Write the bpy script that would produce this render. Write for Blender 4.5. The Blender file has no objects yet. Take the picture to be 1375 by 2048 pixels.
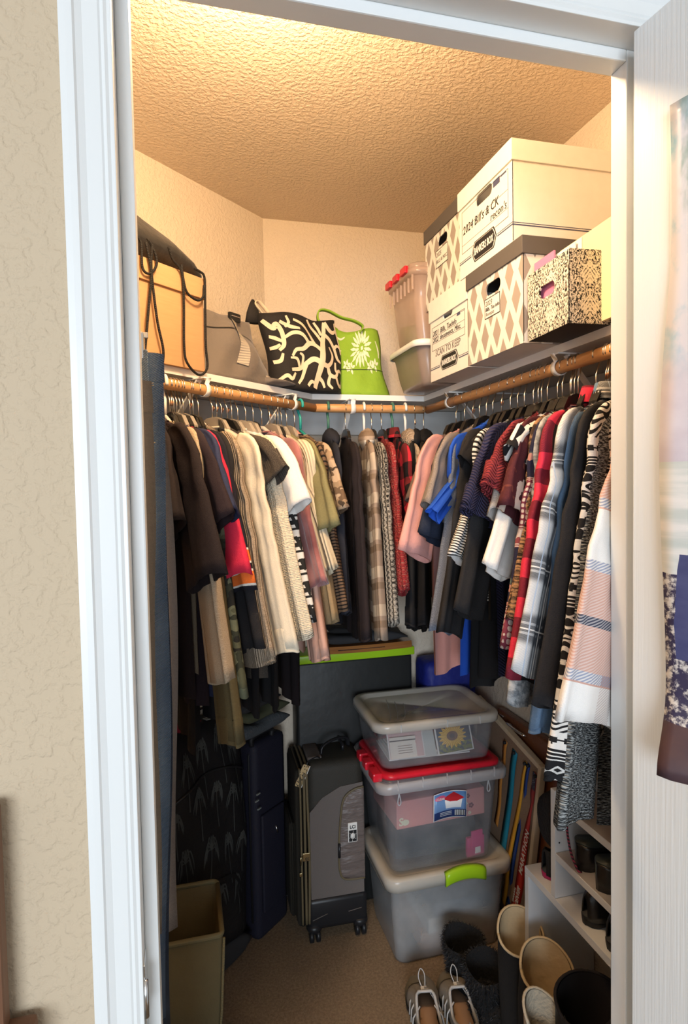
import bpy, bmesh, math, random
import numpy as np
from mathutils import Vector, Matrix
R = math.radians
SC = bpy.context.scene
COL = SC.collection

# ---------------------------------------------------------------- camera
cam_data = bpy.data.cameras.new('camera')
cam = bpy.data.objects.new('camera', cam_data)
COL.objects.link(cam)
yaw, pitch, roll = 0.2570, 0.0429, -0.0184
cf = Vector((math.sin(yaw) * math.cos(pitch), math.cos(yaw) * math.cos(pitch), -math.sin(pitch)))
cr0 = Vector((math.cos(yaw), -math.sin(yaw), 0))
cu0 = cr0.cross(cf)
cr = cr0 * math.cos(roll) + cu0 * math.sin(roll)
cu = -cr0 * math.sin(roll) + cu0 * math.cos(roll)
cam.matrix_world = Matrix(((cr.x, cu.x, -cf.x, 0), (cr.y, cu.y, -cf.y, 0), (cr.z, cu.z, -cf.z, 1.5), (0, 0, 0, 1)))
cam_data.sensor_fit = 'VERTICAL'
cam_data.sensor_height = 36
cam_data.lens = 36 * 1235.87 / 2048
cam_data.clip_start = 0.02
SC.camera = cam

# ---------------------------------------------------------------- world, lights, exposure
world = bpy.data.worlds.new('bedroom_daylight')
SC.world = world
world.use_nodes = True
bg = world.node_tree.nodes['Background']
bg.inputs[0].default_value = (0.86, 0.93, 1.0, 1)
bg.inputs[1].default_value = 0.50
def area(name, loc, target, size, energy, color):
    d = bpy.data.lights.new(name, 'AREA'); d.shape = 'RECTANGLE'; d.size, d.size_y = size
    d.energy = energy; d.color = color
    o = bpy.data.objects.new(name, d); COL.objects.link(o); o.location = loc
    o.rotation_euler = (Vector(target) - Vector(loc)).to_track_quat('-Z', 'Y').to_euler()
    return o
# the bedroom window behind the photographer
area('bedroom_window_light', (-1.35, -4.6, 1.45), (0.6, 1.4, 0.7), (2.4, 1.9), 170, (0.80, 0.90, 1.0))
SC.view_settings.view_transform = 'Standard'
SC.view_settings.look = 'None'
SC.view_settings.gamma = 1
SC.view_settings.exposure = 0.65
SC.view_settings.use_curve_mapping = False

# ---------------------------------------------------------------- object helpers
def tag(o, label=None, cat=None, group=None, kind=None):
    if label: o['label'] = label
    if cat: o['category'] = cat
    if group: o['group'] = group
    if kind: o['kind'] = kind
    return o

def obj(name, verts, faces, mat, parent=None, uv=None, smooth=True, mats=None, midx=None):
    me = bpy.data.meshes.new(name)
    me.from_pydata([tuple(v) for v in np.asarray(verts, float).tolist()], [], [tuple(int(i) for i in f) for f in faces])
    for m in (mats or [mat]): me.materials.append(m)
    if midx is not None: me.polygons.foreach_set('material_index', midx)
    if uv is not None:
        uv = np.asarray(uv, np.float32)
        lay = me.uv_layers.new(name='UVMap')
        li = np.empty(len(me.loops), np.int32); me.loops.foreach_get('vertex_index', li)
        lay.data.foreach_set('uv', uv[li].ravel())
    me.polygons.foreach_set('use_smooth', [bool(smooth)] * len(me.polygons))
    me.update()
    o = bpy.data.objects.new(name, me); COL.objects.link(o)
    if parent: o.parent = parent
    return o

def empty(name, loc, rz=0.0):
    o = bpy.data.objects.new(name, None); COL.objects.link(o)
    o.location = loc; o.rotation_euler = (0, 0, rz); o.empty_display_size = .05
    return o

class MB:
    """collects shapes into one mesh"""
    def __init__(s): s.v = []; s.f = []; s.uv = []; s.n = 0
    def add(s, v, f, uv=None):
        v = np.asarray(v, float); s.v.append(v)
        s.f += [tuple(int(i) + s.n for i in q) for q in f]
        s.uv.append(np.asarray(uv, float) if uv is not None else v[:, [0, 2]]); s.n += len(v)
        return s
    def build(s, name, mat, parent=None, smooth=False, **k):
        return obj(name, np.vstack(s.v), s.f, mat, parent, uv=np.vstack(s.uv), smooth=smooth, **k)

def box_data(x0, x1, y0, y1, z0, z1, b=0.0):
    bm = bmesh.new()
    bmesh.ops.create_cube(bm, size=1)
    for v in bm.verts:
        v.co = Vector(((x0 + x1) / 2 + v.co.x * (x1 - x0), (y0 + y1) / 2 + v.co.y * (y1 - y0), (z0 + z1) / 2 + v.co.z * (z1 - z0)))
    if b: bmesh.ops.bevel(bm, geom=bm.edges[:], offset=b, segments=2, affect='EDGES', profile=.6)
    bm.verts.index_update()
    v = [tuple(p.co) for p in bm.verts]; f = [[q.index for q in p.verts] for p in bm.faces]
    bm.free()
    return np.array(v), f

def box(name, x0, x1, y0, y1, z0, z1, mat, parent=None, b=0.0, smooth=False):
    v, f = box_data(min(x0, x1), max(x0, x1), min(y0, y1), max(y0, y1), min(z0, z1), max(z0, z1), b)
    return obj(name, v, f, mat, parent, smooth=smooth, uv=v[:, [0, 2]] if (x1 - x0) > (y1 - y0) else v[:, [1, 2]])

def loft(loops, cap0=True, cap1=True, closed=True):
    """loops: list of (n,3) arrays"""
    n = len(loops[0]); v = np.vstack(loops); f = []
    m = n if closed else n - 1
    for j in range(len(loops) - 1):
        for i in range(m):
            a, b_ = j * n + i, j * n + (i + 1) % n
            f.append((a, b_, b_ + n, a + n))
    if cap0: f.append(tuple(range(n - 1, -1, -1)))
    if cap1: f.append(tuple((len(loops) - 1) * n + i for i in range(n)))
    return v, f

def tube_data(pts, r, n=8, cap=True, flat=1.0):
    """round tube along a polyline; r number or list; flat squashes the second axis"""
    pts = np.asarray(pts, float); m = len(pts)
    rr = np.full(m, r) if np.isscalar(r) else np.asarray(r, float)
    t = np.gradient(pts, axis=0); t /= np.linalg.norm(t, axis=1)[:, None] + 1e-12
    up = np.array([0, 0, 1.]) if abs(t[0][2]) < .9 else np.array([1., 0, 0])
    a = np.cross(t[0], up); a /= np.linalg.norm(a); loops = []
    ang = np.linspace(0, 2 * np.pi, n, endpoint=False)
    for i in range(m):
        a = a - t[i] * np.dot(a, t[i]); a /= np.linalg.norm(a) + 1e-12
        b_ = np.cross(t[i], a)
        loops.append(pts[i] + rr[i] * (np.cos(ang)[:, None] * a + flat * np.sin(ang)[:, None] * b_))
    return loft(loops, cap, cap)

def tube(name, pts, r, mat, parent=None, n=8, flat=1.0):
    v, f = tube_data(pts, r, n, True, flat)
    return obj(name, v, f, mat, parent)

def spline(pts, n=30):
    """Catmull-Rom through pts"""
    p = np.asarray(pts, float); p = np.vstack([2 * p[0] - p[1], p, 2 * p[-1] - p[-2]])
    out = []
    k = len(p) - 3
    for t in np.linspace(0, k - 1e-9, n):
        i = int(t); u = t - i; a, b_, c, d = p[i:i + 4]
        out.append(.5 * (2 * b_ + (c - a) * u + (2 * a - 5 * b_ + 4 * c - d) * u * u + (3 * b_ - a - 3 * c + d) * u ** 3))
    return np.array(out)

def rrect(hx, hy, r, n=6):
    """rounded rectangle loop, centred"""
    r = min(r, hx, hy); out = []
    for cx, cy, a0 in ((hx - r, hy - r, 0), (-hx + r, hy - r, 90), (-hx + r, -hy + r, 180), (hx - r, -hy + r, 270)):
        for k in range(n):
            a = R(a0 + 90 * k / (n - 1)); out.append((cx + r * math.cos(a), cy + r * math.sin(a)))
    return np.array(out)

def txt(body, size, loc, right, up, mat, parent, name='lettering', ext=0.0002, shear=0.0, align='LEFT', sx=1.0, bold=0.0):
    cu_ = bpy.data.curves.new(name, 'FONT'); cu_.body = body; cu_.size = size; cu_.extrude = ext
    cu_.shear = shear; cu_.align_x = align; cu_.resolution_u = 2; cu_.offset = bold
    cu_.materials.append(mat)
    o = bpy.data.objects.new(name, cu_); COL.objects.link(o)
    r_ = Vector(right).normalized(); u_ = Vector(up).normalized(); n_ = r_.cross(u_)
    bpy.context.view_layer.update()
    me = bpy.data.meshes.new_from_object(o.evaluated_get(bpy.context.evaluated_depsgraph_get()))
    bpy.data.objects.remove(o); bpy.data.curves.remove(cu_)
    o = bpy.data.objects.new(name, me); COL.objects.link(o); o.parent = parent
    m = Matrix(((r_.x * sx, u_.x, n_.x, loc[0]), (r_.y * sx, u_.y, n_.y, loc[1]), (r_.z * sx, u_.z, n_.z, loc[2]), (0, 0, 0, 1)))
    o.matrix_local = m
    return o

# ---------------------------------------------------------------- node expression helpers
class S:
    def __init__(s, t, sock): s.t = t; s.k = sock
    def _op(s, op, *o): return mth(s.t, op, s, *o)
    def __add__(s, o): return s._op('ADD', o)
    __radd__ = __add__
    def __mul__(s, o): return s._op('MULTIPLY', o)
    __rmul__ = __mul__
    def __sub__(s, o): return s._op('SUBTRACT', o)
    def __rsub__(s, o): return mth(s.t, 'SUBTRACT', o, s)
    def __truediv__(s, o): return s._op('DIVIDE', o)
    def __lt__(s, o): return s._op('LESS_THAN', o)
    def __gt__(s, o): return s._op('GREATER_THAN', o)
def mth(t, op, *a):
    n = t.nodes.new('ShaderNodeMath'); n.operation = op
    for i, x in enumerate(a):
        if isinstance(x, S): t.links.new(x.k, n.inputs[i])
        else: n.inputs[i].default_value = float(x)
    return S(t, n.outputs[0])
def frac(a): return a._op('FRACT')
def floor_(a): return a._op('FLOOR')
def abs_(a): return a._op('ABSOLUTE')
def sin_(a): return a._op('SINE')
def pw(a, b): return a._op('POWER', b)
def mn(a, b): return a._op('MINIMUM', b)
def mx(a, b): return a._op('MAXIMUM', b)
def sqrt_(a): return a._op('SQRT')
def at2(a, b): return a._op('ARCTAN2', b)
def clamp(a): return mn(mx(a, 0.0), 1.0)
def sstep(a, lo, hi):
    n = a.t.nodes.new('ShaderNodeMapRange'); n.interpolation_type = 'SMOOTHSTEP'
    a.t.links.new(a.k, n.inputs[0]); n.inputs[1].default_value = lo; n.inputs[2].default_value = hi
    return S(a.t, n.outputs[0])
def band(a, lo, hi): return (a > lo) * (a < hi)
def col4(c): return (c[0], c[1], c[2], 1.0)
def mix(f, a, b):
    t = f.t if isinstance(f, S) else (a if isinstance(a, S) else b).t
    n = t.nodes.new('ShaderNodeMix'); n.data_type = 'RGBA'
    if isinstance(f, S): t.links.new(f.k, n.inputs[0])
    else: n.inputs[0].default_value = f
    for x, i in ((a, 6), (b, 7)):
        if isinstance(x, S): t.links.new(x.k, n.inputs[i])
        else: n.inputs[i].default_value = col4(x)
    return S(t, n.outputs[2])
def vec(t, x, y, z=0.0):
    n = t.nodes.new('ShaderNodeCombineXYZ')
    for i, a in enumerate((x, y, z)):
        if isinstance(a, S): t.links.new(a.k, n.inputs[i])
        else: n.inputs[i].default_value = a
    return S(t, n.outputs[0])
def noise(p, scale, detail=2.0, rough=.5, out=0):
    n = p.t.nodes.new('ShaderNodeTexNoise'); p.t.links.new(p.k, n.inputs['Vector'])
    n.inputs['Scale'].default_value = scale; n.inputs['Detail'].default_value = detail; n.inputs['Roughness'].default_value = rough
    return S(p.t, n.outputs[out])
def voro(p, scale, feat='F1', out='Distance', rnd=1.0):
    n = p.t.nodes.new('ShaderNodeTexVoronoi'); n.feature = feat; p.t.links.new(p.k, n.inputs['Vector'])
    n.inputs['Scale'].default_value = scale; n.inputs['Randomness'].default_value = rnd
    return S(p.t, n.outputs[out])

def srgb(h):
    h = h.lstrip('#'); c = [int(h[i:i + 2], 16) / 255 for i in (0, 2, 4)]
    return tuple(x / 12.92 if x <= .04045 else ((x + .055) / 1.055) ** 2.4 for x in c)

def mat(name, color=(.5, .5, .5), rough=.6, metal=0.0, pat=None, bump=None, bdist=.001, spec=.4, sheen=0.0, coords='Object', trans=0.0, coat=0.0, emit=None):
    """pat(u, v, p) -> colour socket; bump(u, v, p) -> height; coords: UV or Object"""
    if isinstance(color, str): color = srgb(color)
    m = bpy.data.materials.new(name); m.use_nodes = True; t = m.node_tree; b_ = t.nodes['Principled BSDF']
    b_.inputs['Base Color'].default_value = col4(color); b_.inputs['Roughness'].default_value = rough
    b_.inputs['Metallic'].default_value = metal; b_.inputs['Specular IOR Level'].default_value = spec
    if sheen: b_.inputs['Sheen Weight'].default_value = sheen; b_.inputs['Sheen Roughness'].default_value = .5
    if coat: b_.inputs['Coat Weight'].default_value = coat; b_.inputs['Coat Roughness'].default_value = .12
    if emit: b_.inputs['Emission Color'].default_value = col4(emit[0]); b_.inputs['Emission Strength'].default_value = emit[1]
    if pat or bump:
        tc = t.nodes.new('ShaderNodeTexCoord'); p = S(t, tc.outputs[coords])
        sx = t.nodes.new('ShaderNodeSeparateXYZ'); t.links.new(p.k, sx.inputs[0])
        u, v = S(t, sx.outputs[0]), S(t, sx.outputs[1])
        p.z = S(t, sx.outputs[2])
        if pat:
            c = pat(u, v, p); t.links.new(c.k, b_.inputs['Base Color'])
        if bump:
            h = bump(u, v, p); bn = t.nodes.new('ShaderNodeBump'); bn.inputs['Distance'].default_value = bdist
            bn.inputs['Strength'].default_value = 1.0
            t.links.new(h.k, bn.inputs['Height']); t.links.new(bn.outputs[0], b_.inputs['Normal'])
    return m

def plastic(name, tint=(.85, .86, .88), clear=.55, rough=.2, milk=None):
    """translucent storage-bin plastic: part see-through, part milky"""
    m = bpy.data.materials.new(name); m.use_nodes = True; t = m.node_tree; t.nodes.clear()
    out = t.nodes.new('ShaderNodeOutputMaterial')
    tr = t.nodes.new('ShaderNodeBsdfTransparent'); tr.inputs[0].default_value = col4(tuple(.55 + .45 * c for c in tint))
    df = t.nodes.new('ShaderNodeBsdfDiffuse'); df.inputs[0].default_value = col4(milk or tint)
    tl = t.nodes.new('ShaderNodeBsdfTranslucent'); tl.inputs[0].default_value = col4(milk or tint)
    gl = t.nodes.new('ShaderNodeBsdfGlossy'); gl.inputs['Roughness'].default_value = rough
    m1 = t.nodes.new('ShaderNodeMixShader'); m1.inputs[0].default_value = .45
    t.links.new(df.outputs[0], m1.inputs[1]); t.links.new(tl.outputs[0], m1.inputs[2])
    m2 = t.nodes.new('ShaderNodeMixShader')
    tc = t.nodes.new('ShaderNodeTexCoord'); nz = noise(S(t, tc.outputs['Object']), 14, 3)
    cl = clamp(nz * .16 + (clear - .08)); t.links.new(cl.k, m2.inputs[0])
    t.links.new(m1.outputs[0], m2.inputs[1]); t.links.new(tr.outputs[0], m2.inputs[2])
    lw = t.nodes.new('ShaderNodeLayerWeight'); lw.inputs[0].default_value = .5; fr_ = pw(S(t, lw.outputs['Facing']), 4.0) * .75 + .035
    m3 = t.nodes.new('ShaderNodeMixShader'); t.links.new(fr_.k, m3.inputs[0])
    t.links.new(m2.outputs[0], m3.inputs[1]); t.links.new(gl.outputs[0], m3.inputs[2])
    t.links.new(m3.outputs[0], out.inputs[0])
    return m
# ================================================================ setting
BX, BY, RX, HC, AL = 0.3042, 2.202, 1.0596, 2.44, 0.8309       # closet plan: left/back corner, right wall, ceiling, left wall angle
LD = np.array([-math.sin(AL), -math.cos(AL)]); LN = np.array([math.cos(AL), -math.sin(AL)])
def wl(s, off=0.0): return np.array([BX, BY]) + LD * s + LN * off   # point near the slanting left wall
WF0, WF1 = 0.655, 0.716                                           # front wall: bedroom face, closet face
SZ, SD = 1.792, 0.2712                                            # shelf top height, depth

def plaster(u, v, p): return sstep(noise(p, 90, 3, .6), .42, .62) * .7 + noise(p, 260, 2) * .3
m_wall = mat('closet_wall_paint', (.72, .62, .50), .85, bump=plaster, bdist=.0012, spec=.2)
m_bedwall = mat('bedroom_wall_paint', (.53, .425, .30), .8, bump=lambda u, v, p: sstep(noise(p, 75, 3, .55), .40, .62), bdist=.0010, spec=.25)
m_ceil = mat('ceiling_knockdown_paint', (.72, .60, .47), .8, bump=lambda u, v, p: sstep(noise(p, 105, 3, .55), .40, .62), bdist=.0013, spec=.2)
m_carpet = mat('beige_carpet', (.5, .37, .24), .95, spec=.1, sheen=.3,
    pat=lambda u, v, p: mix(sstep(noise(p, 130, 4, .8), .33, .67), mix(noise(p, 9, 3), (.19, .115, .055), (.26, .165, .085)), mix(noise(p, 9, 3), (.42, .28, .155), (.50, .345, .20))),
    bump=lambda u, v, p: noise(p, 260, 4, .8), bdist=.010)
m_trim = mat('white_trim_gloss', (.72, .735, .73), .32, spec=.45, bump=lambda u, v, p: noise(p, 30, 2), bdist=.0002)
m_door = mat('white_door_paint', (.71, .735, .74), .45, spec=.35, bump=lambda u, v, p: noise(vec(p.t, u * 260, v * 260, p.z * 6), 1.0, 2), bdist=.0006)
m_shelf = mat('white_shelf_paint', (.82, .80, .76), .5)
m_rod = mat('oak_rod', (.6, .33, .14), .4, pat=lambda u, v, p: mix(noise(vec(p.t, u * 6, v * 6, p.z * 60), 6, 3), (.72, .40, .17), (.45, .22, .085)), coords='Object')
m_white_metal = mat('white_metal', (.82, .82, .80), .35)
m_steel = mat('bright_steel', (.72, .72, .72), .25, 1.0)

def struct(o): o['kind'] = 'structure'; return o
def prism(name, poly, z0, z1, m, parent=None):
    p = np.array(poly); n = len(p)
    return obj(name, *loft([np.c_[p, np.full(n, z0)], np.c_[p, np.full(n, z1)]]), m, parent, smooth=False)

far_l = wl(2.03)
struct(prism('floor', [(-2.6, -2.6), (2.6, -2.6), (2.6, 2.5), (-2.6, 2.5)], -.05, 0, m_carpet))
struct(prism('ceiling', [(-2.6, -2.6), (2.6, -2.6), (2.6, 2.5), (-2.6, 2.5)], HC, HC + .05, m_ceil))
o2 = wl(2.2, -.1); o1 = wl(-.1, -.1)
struct(prism('wall_left', [wl(0), wl(2.2), o2, (o1[0], o1[1])], 0, HC, m_wall))
struct(prism('wall_back', [(BX - .02, BY), (BX - .1, BY + .1), (RX + .1, BY + .1), (RX + .1, BY)], 0, HC, m_wall))
struct(prism('wall_right', [(RX, WF1), (RX, BY), (RX + .1, BY), (RX + .1, WF1)], 0, HC, m_wall))
JL, JR, HD = -0.052, 0.574, 2.045
wf = MB()
for a in ((-2.6, JL - .012, 0, HC), (JR + .012, 2.6, 0, HC), (JL - .012, JR + .012, HD + .012, HC)):
    wf.add(*box_data(a[0], a[1], WF0, WF1, a[2], a[3]))
struct(wf.build('wall_front', m_bedwall))
# door frame: jambs, stop, casing
fr = MB()
fr.add(*box_data(JL - .012, JL, WF0 - .006, WF1 + .004, 0, HD + .012, .001)); fr.add(*box_data(JR, JR + .012, WF0 - .006, WF1 + .004, 0, HD + .012, .001))
fr.add(*box_data(JL, JR, WF0 - .006, WF1 + .004, HD, HD + .012, .001))
jamb = struct(fr.build('trim_1', m_trim))
st = MB()
st.add(*box_data(JL, JL + .0146, .686, .7165, 0, HD, .002)); st.add(*box_data(JR - .013, JR, .686, .7165, 0, HD, .002))
st.add(*box_data(JL + .0146, JR - .013, .686, .7165, HD - .015, HD, .002))
st.build('door_stop', m_trim, jamb)
# strike plate on the left jamb, with its curled lip
sp = empty('strike_plate', (JL, .668, 0.97)); tag(sp, 'small metal strike plate set in the left door jamb', 'strike plate')
box('plate', 0, .0015, -.012, .014, -.035, .035, m_steel, sp, .0006)
tube('lip', [(.0015, -.012, z) for z in (-.02, .02)], .003, m_steel, sp)
# casing: a moulded profile swept round the opening (offset outwards, thickness towards the bedroom)
prof = [(0.0, 0), (0.0, .006), (.003, .008), (.006, .007), (.008, .0085), (.022, .010), (.028, .013), (.030, .0155), (.036, .016), (.042, .016), (.043, .0), ]
def casing(name, p0, p1, out, m0, m1):
    p0, p1, out = np.array(p0), np.array(p1), np.array(out)
    ax = (p1 - p0) / np.linalg.norm(p1 - p0); lo = []
    for p, k in ((p0, m0), (p1, m1)):
        lo.append(np.array([p + out * a + ax * (k * a) + np.array([0, -b_, 0]) for a, b_ in prof]))
    return struct(obj(name, *loft(lo), m_trim, smooth=False))
casing('trim_2', (JL - .004, WF0, 0), (JL - .004, WF0, HD + .004), (-1, 0, 0), 0, 1)
casing('trim_3', (JR + .004, WF0, 0), (JR + .004, WF0, HD + .004), (1, 0, 0), 0, 1)
casing('trim_4', (JL - .004, WF0, HD + .004), (JR + .004, WF0, HD + .004), (0, 0, 1), -1, 1)
# baseboards (mostly hidden)
struct(box('baseboard_back', BX, RX, BY - .012, BY, 0, .08, m_trim))

# closet lamp: small dome just inside the doorway head, above the lintel line
lm = empty('ceiling_lamp', (.14, 1.0, HC)); tag(lm, 'round closet ceiling lamp with frosted dome above the doorway', 'lamp')
m_dome = mat('lit_frosted_glass', (1, .9, .75), .4, emit=((1.0, .74, .42), 6.0))
ang = np.linspace(0, 2 * np.pi, 24, endpoint=False)
obj('dome', *loft([np.c_[r_ * np.cos(ang), r_ * np.sin(ang), np.full(24, z)] for r_, z in ((.085, -.015), (.083, -.03), (.07, -.045), (.04, -.055), (.008, -.058))]), m_dome, lm)
obj('rim', *loft([np.c_[r_ * np.cos(ang), r_ * np.sin(ang), np.full(24, z)] for r_, z in ((.095, 0), (.095, -.016), (.086, -.018))]), m_white_metal, lm)
ld_ = bpy.data.lights.new('closet_bulb', 'POINT'); ld_.energy = 22; ld_.color = (1.0, .71, .42); ld_.shadow_soft_size = .07
lo_ = bpy.data.objects.new('closet_bulb', ld_); COL.objects.link(lo_); lo_.parent = lm; lo_.location = (0, 0, -.135)

# ---------------------------------------------------------------- shelf, cleats, brackets, rods
cl = (BY - SD - BY) / LD[1]
lin = wl(0, SD); lin = lin + LD * ((BY - SD - lin[1]) / LD[1])        # inner corner of left and back boards
shelf = empty('closet_shelf', (BX, BY, SZ)); tag(shelf, 'white painted shelf running round three sides above the clothes rods', 'shelf')
def plank(poly): 
    o = prism('board', np.array(poly) - np.array([BX, BY]), -.018, 0, m_shelf, shelf); return o
plank([(BX, BY), (lin[0], BY - SD), tuple(wl(1.75, SD)), tuple(wl(1.75, 0))])
plank([(BX + .001, BY), (RX, BY), (RX, BY - SD), (lin[0] + .001, BY - SD)])
plank([(RX - SD, BY - SD - .001), (RX, BY - SD - .001), (RX, WF1 + .02), (RX - SD, WF1 + .02)])
m_cleat = mat('white_cleat_paint', (.70, .72, .72), .55)
cb = box('cleat', BX + .03, RX - .02, BY - .02, BY - .001, SZ - .108, SZ - .02, m_cleat); cb.parent = shelf; cb.matrix_parent_inverse = Matrix.Translation((-BX, -BY, -SZ))
c2 = box('cleat', RX - .02, RX - .001, WF1 + .02, BY - .03, SZ - .108, SZ - .02, m_cleat); c2.parent = shelf; c2.matrix_parent_inverse = Matrix.Translation((-BX, -BY, -SZ))
w0, w1 = wl(.02, .001), wl(1.7, .001); w2, w3 = wl(1.7, .019), wl(.02, .019)
prism('cleat', np.array([w0, w1, w2, w3]) - np.array([BX, BY]), -.108, -.02, m_cleat, shelf)
RZ, RR = 1.742, .0132
rodc = wl(.3, .30); k_ = (1.89 - wl(0, .30)[1]) / LD[1]; corner_l = wl(k_, .30); corner_r = np.array([.785, 1.89])
def rod(name, a, b_, label):
    o = empty(name, (a[0], a[1], RZ)); tag(o, label, 'clothes rod', 'wooden clothes rods')
    d = np.array([b_[0] - a[0], b_[1] - a[1], 0.0])
    tube('pole', [d * t for t in (0, .25, .5, .75, 1)], RR, m_rod, o, 20)
    return o
rl = rod('clothes_rod', corner_l, wl(1.72, .30), 'round oak clothes rod along the slanting left wall')
rb = rod('clothes_rod', corner_l + np.array([.003, 0]), corner_r - np.array([.014, 0]), 'short round oak clothes rod along the back wall')
rr_ = rod('clothes_rod', corner_r, (.785, WF1 + .012), 'round oak clothes rod along the right wall')
def bracket(pt, wallpt, label):
    """white metal shelf-and-rod bracket: arm under the board, diagonal brace, hook round the rod"""
    d = np.array([pt[0] - wallpt[0], pt[1] - wallpt[1]]); L_ = np.linalg.norm(d)
    o = empty('shelf_bracket', (wallpt[0], wallpt[1], 0), math.atan2(d[1], d[0])); tag(o, label, 'bracket', 'shelf brackets')
    z = SZ - .0185
    box('arm', .021, L_ + .008, -.009, .009, z - .004, z, m_white_metal, o, .001)
    hk = [(L_ + .0155 * math.cos(a), 0, RZ + .0155 * math.sin(a)) for a in np.linspace(R(60), R(-150), 14)]
    hk = [(L_ + .0165, 0, z - .004)] + hk
    mb = MB()
    for s_ in (-1,):
        lo = [np.array([(x + nx * 0, y, zz) for y in (-.0075, .0075)]) for x, _, zz in hk for nx in (0,)]
        lo2 = []
        for (x, _, zz) in hk:
            r_ = np.array([x - L_, zz - RZ]); r_ = r_ / (np.linalg.norm(r_) + 1e-9)
            lo2.append(np.array([(x, -.0075, zz), (x, .0075, zz), (x + r_[0] * .0018, .0075, zz + r_[1] * .0018), (x + r_[0] * .0018, -.0075, zz + r_[1] * .0018)]))
        mb.add(*loft(lo2))
    mb.build('rod_hook', m_white_metal, o, True)
    lo = []
    for (x, zz) in ((.022, SZ - .30), (L_ - .02, z - .004)):
        lo.append(np.array([(x, -.008, zz), (x, .008, zz), (x + .004, .008, zz - .002), (x + .004, -.008, zz - .002)]))
    obj('brace', *loft(lo), m_white_metal, o, smooth=False)
    return o
def brk(s, l): bracket(wl(s, .30), wl(s, 0), l)
brk(.245, 'white shelf bracket at the far end of the left rod')
brk(.60, 'white shelf bracket on the left rod below the grey duffel bag')
bracket((.53, 1.89), (.53, BY), 'white shelf bracket at the middle of the back rod')
bracket((.785, 1.715), (RX, 1.715), 'white shelf bracket at the far end of the right rod')
bracket((.785, 1.165), (RX, 1.165), 'white shelf bracket on the right rod below the damask box')

# ---------------------------------------------------------------- the open door and its poster
A, DD, DN = np.array([.541, .650]), np.array([.1104, -.9939]), np.array([-.9939, -.1104])   # hinge corner, along the leaf, out of its visible face
dr = empty('door_1', (A[0], A[1], .012), math.atan2(DD[1], DD[0])); dr['kind'] = 'structure'
# local x along the leaf, local -y = visible face (towards the opening)
box('door_leaf', 0, .575, 0, .034, 0, 2.026, m_door, dr, .0015)
for z in (.2, 1.05, 1.83):
    tube('hinge', [(-.004, .030, z - .04), (-.004, .030, z + .04)], .005, m_steel, dr, 10)
kn = tube_data([(.52, -.001, .95), (.52, -.03, .95)], [.014, .012], 14); obj('door_knob', *kn, m_steel, dr)
def poster_pat(u, v, p):
    sky = mix(sstep(noise(vec(p.t, u * 3.0, v * 1.6), 5.5, 5, .6), .34, .52), (.24, .46, .60), (.60, .60, .66))
    sky = mix(sstep(noise(vec(p.t, u * 3.0 + 3.1, v), 9, 4, .6), .5, .7) * sstep(v, .78, .9), sky, (.25, .36, .36))
    low = mix(sstep(noise(p, 12, 4), .3, .7), (.50, .47, .56), (.62, .60, .68))
    sky = mix(sstep(v, .56, .70), low, sky)
    sea = mix(sstep(noise(vec(p.t, u, v * 6), 7, 4), .35, .65), (.50, .56, .56), (.72, .72, .72))
    c = mix(v > .47, sea, sky)
    rock = mix(sstep(noise(vec(p.t, u * 4.0, v * 3.2), 17, 6, .7), .47, .60), (.035, .03, .075), (.62, .60, .58))
    c = mix(v + noise(p, 9, 3) * .08 < .34, c, rock)
    sand = mix(noise(p, 30, 3), (.05, .03, .045), (.10, .055, .05))
    c = mix(v < (.075 + u * -.05), c, sand)
    fig = (v < .33) * (v > .17) * (u - abs_(v - .22) * .05 - noise(p, 24, 2) * .008 > .0105)
    return mix(fig, c, mix(noise(p, 40, 3), (.025, .03, .12), (.09, .10, .22)))
m_poster = mat('seascape_poster_print', (.6, .6, .7), .35, pat=poster_pat, coords='UV', spec=.5)
nu, nv = 24, 60; pv, puv = [], []
for j in range(nv + 1):
    for i in range(nu + 1):
        a, b_ = i / nu, j / nv
        x = .060 + a * .40 - .006 * math.sin(b_ * 3.14) * (1 - a); z = 1.170 + b_ * .745 - .012
        if i == 0: x += .004 * math.sin(b_ * 9)
        bow = .012 * math.exp(-((a / .10) ** 2)) * (.25 + .75 * abs(math.sin(b_ * 3.3 + .6)))
        curl = .035 * math.exp(-((a / .16) ** 2)) * math.exp(-((b_ / .07) ** 2))
        pv.append((x + curl * .5, -.002 - bow - curl, z - .004 * a)); puv.append((a * .40, b_))
pf = [(j * (nu + 1) + i, j * (nu + 1) + i + 1, (j + 1) * (nu + 1) + i + 1, (j + 1) * (nu + 1) + i) for j in range(nv) for i in range(nu)]
po = obj('wall_poster', pv, pf, m_poster, uv=puv); po.location = dr.location; po.rotation_euler = dr.rotation_euler
po.modifiers.new('thickness', 'SOLIDIFY').thickness = .0006
tag(po, 'glossy poster of clouds, sea and rocky shore taped to the open white door', 'poster')

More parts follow.
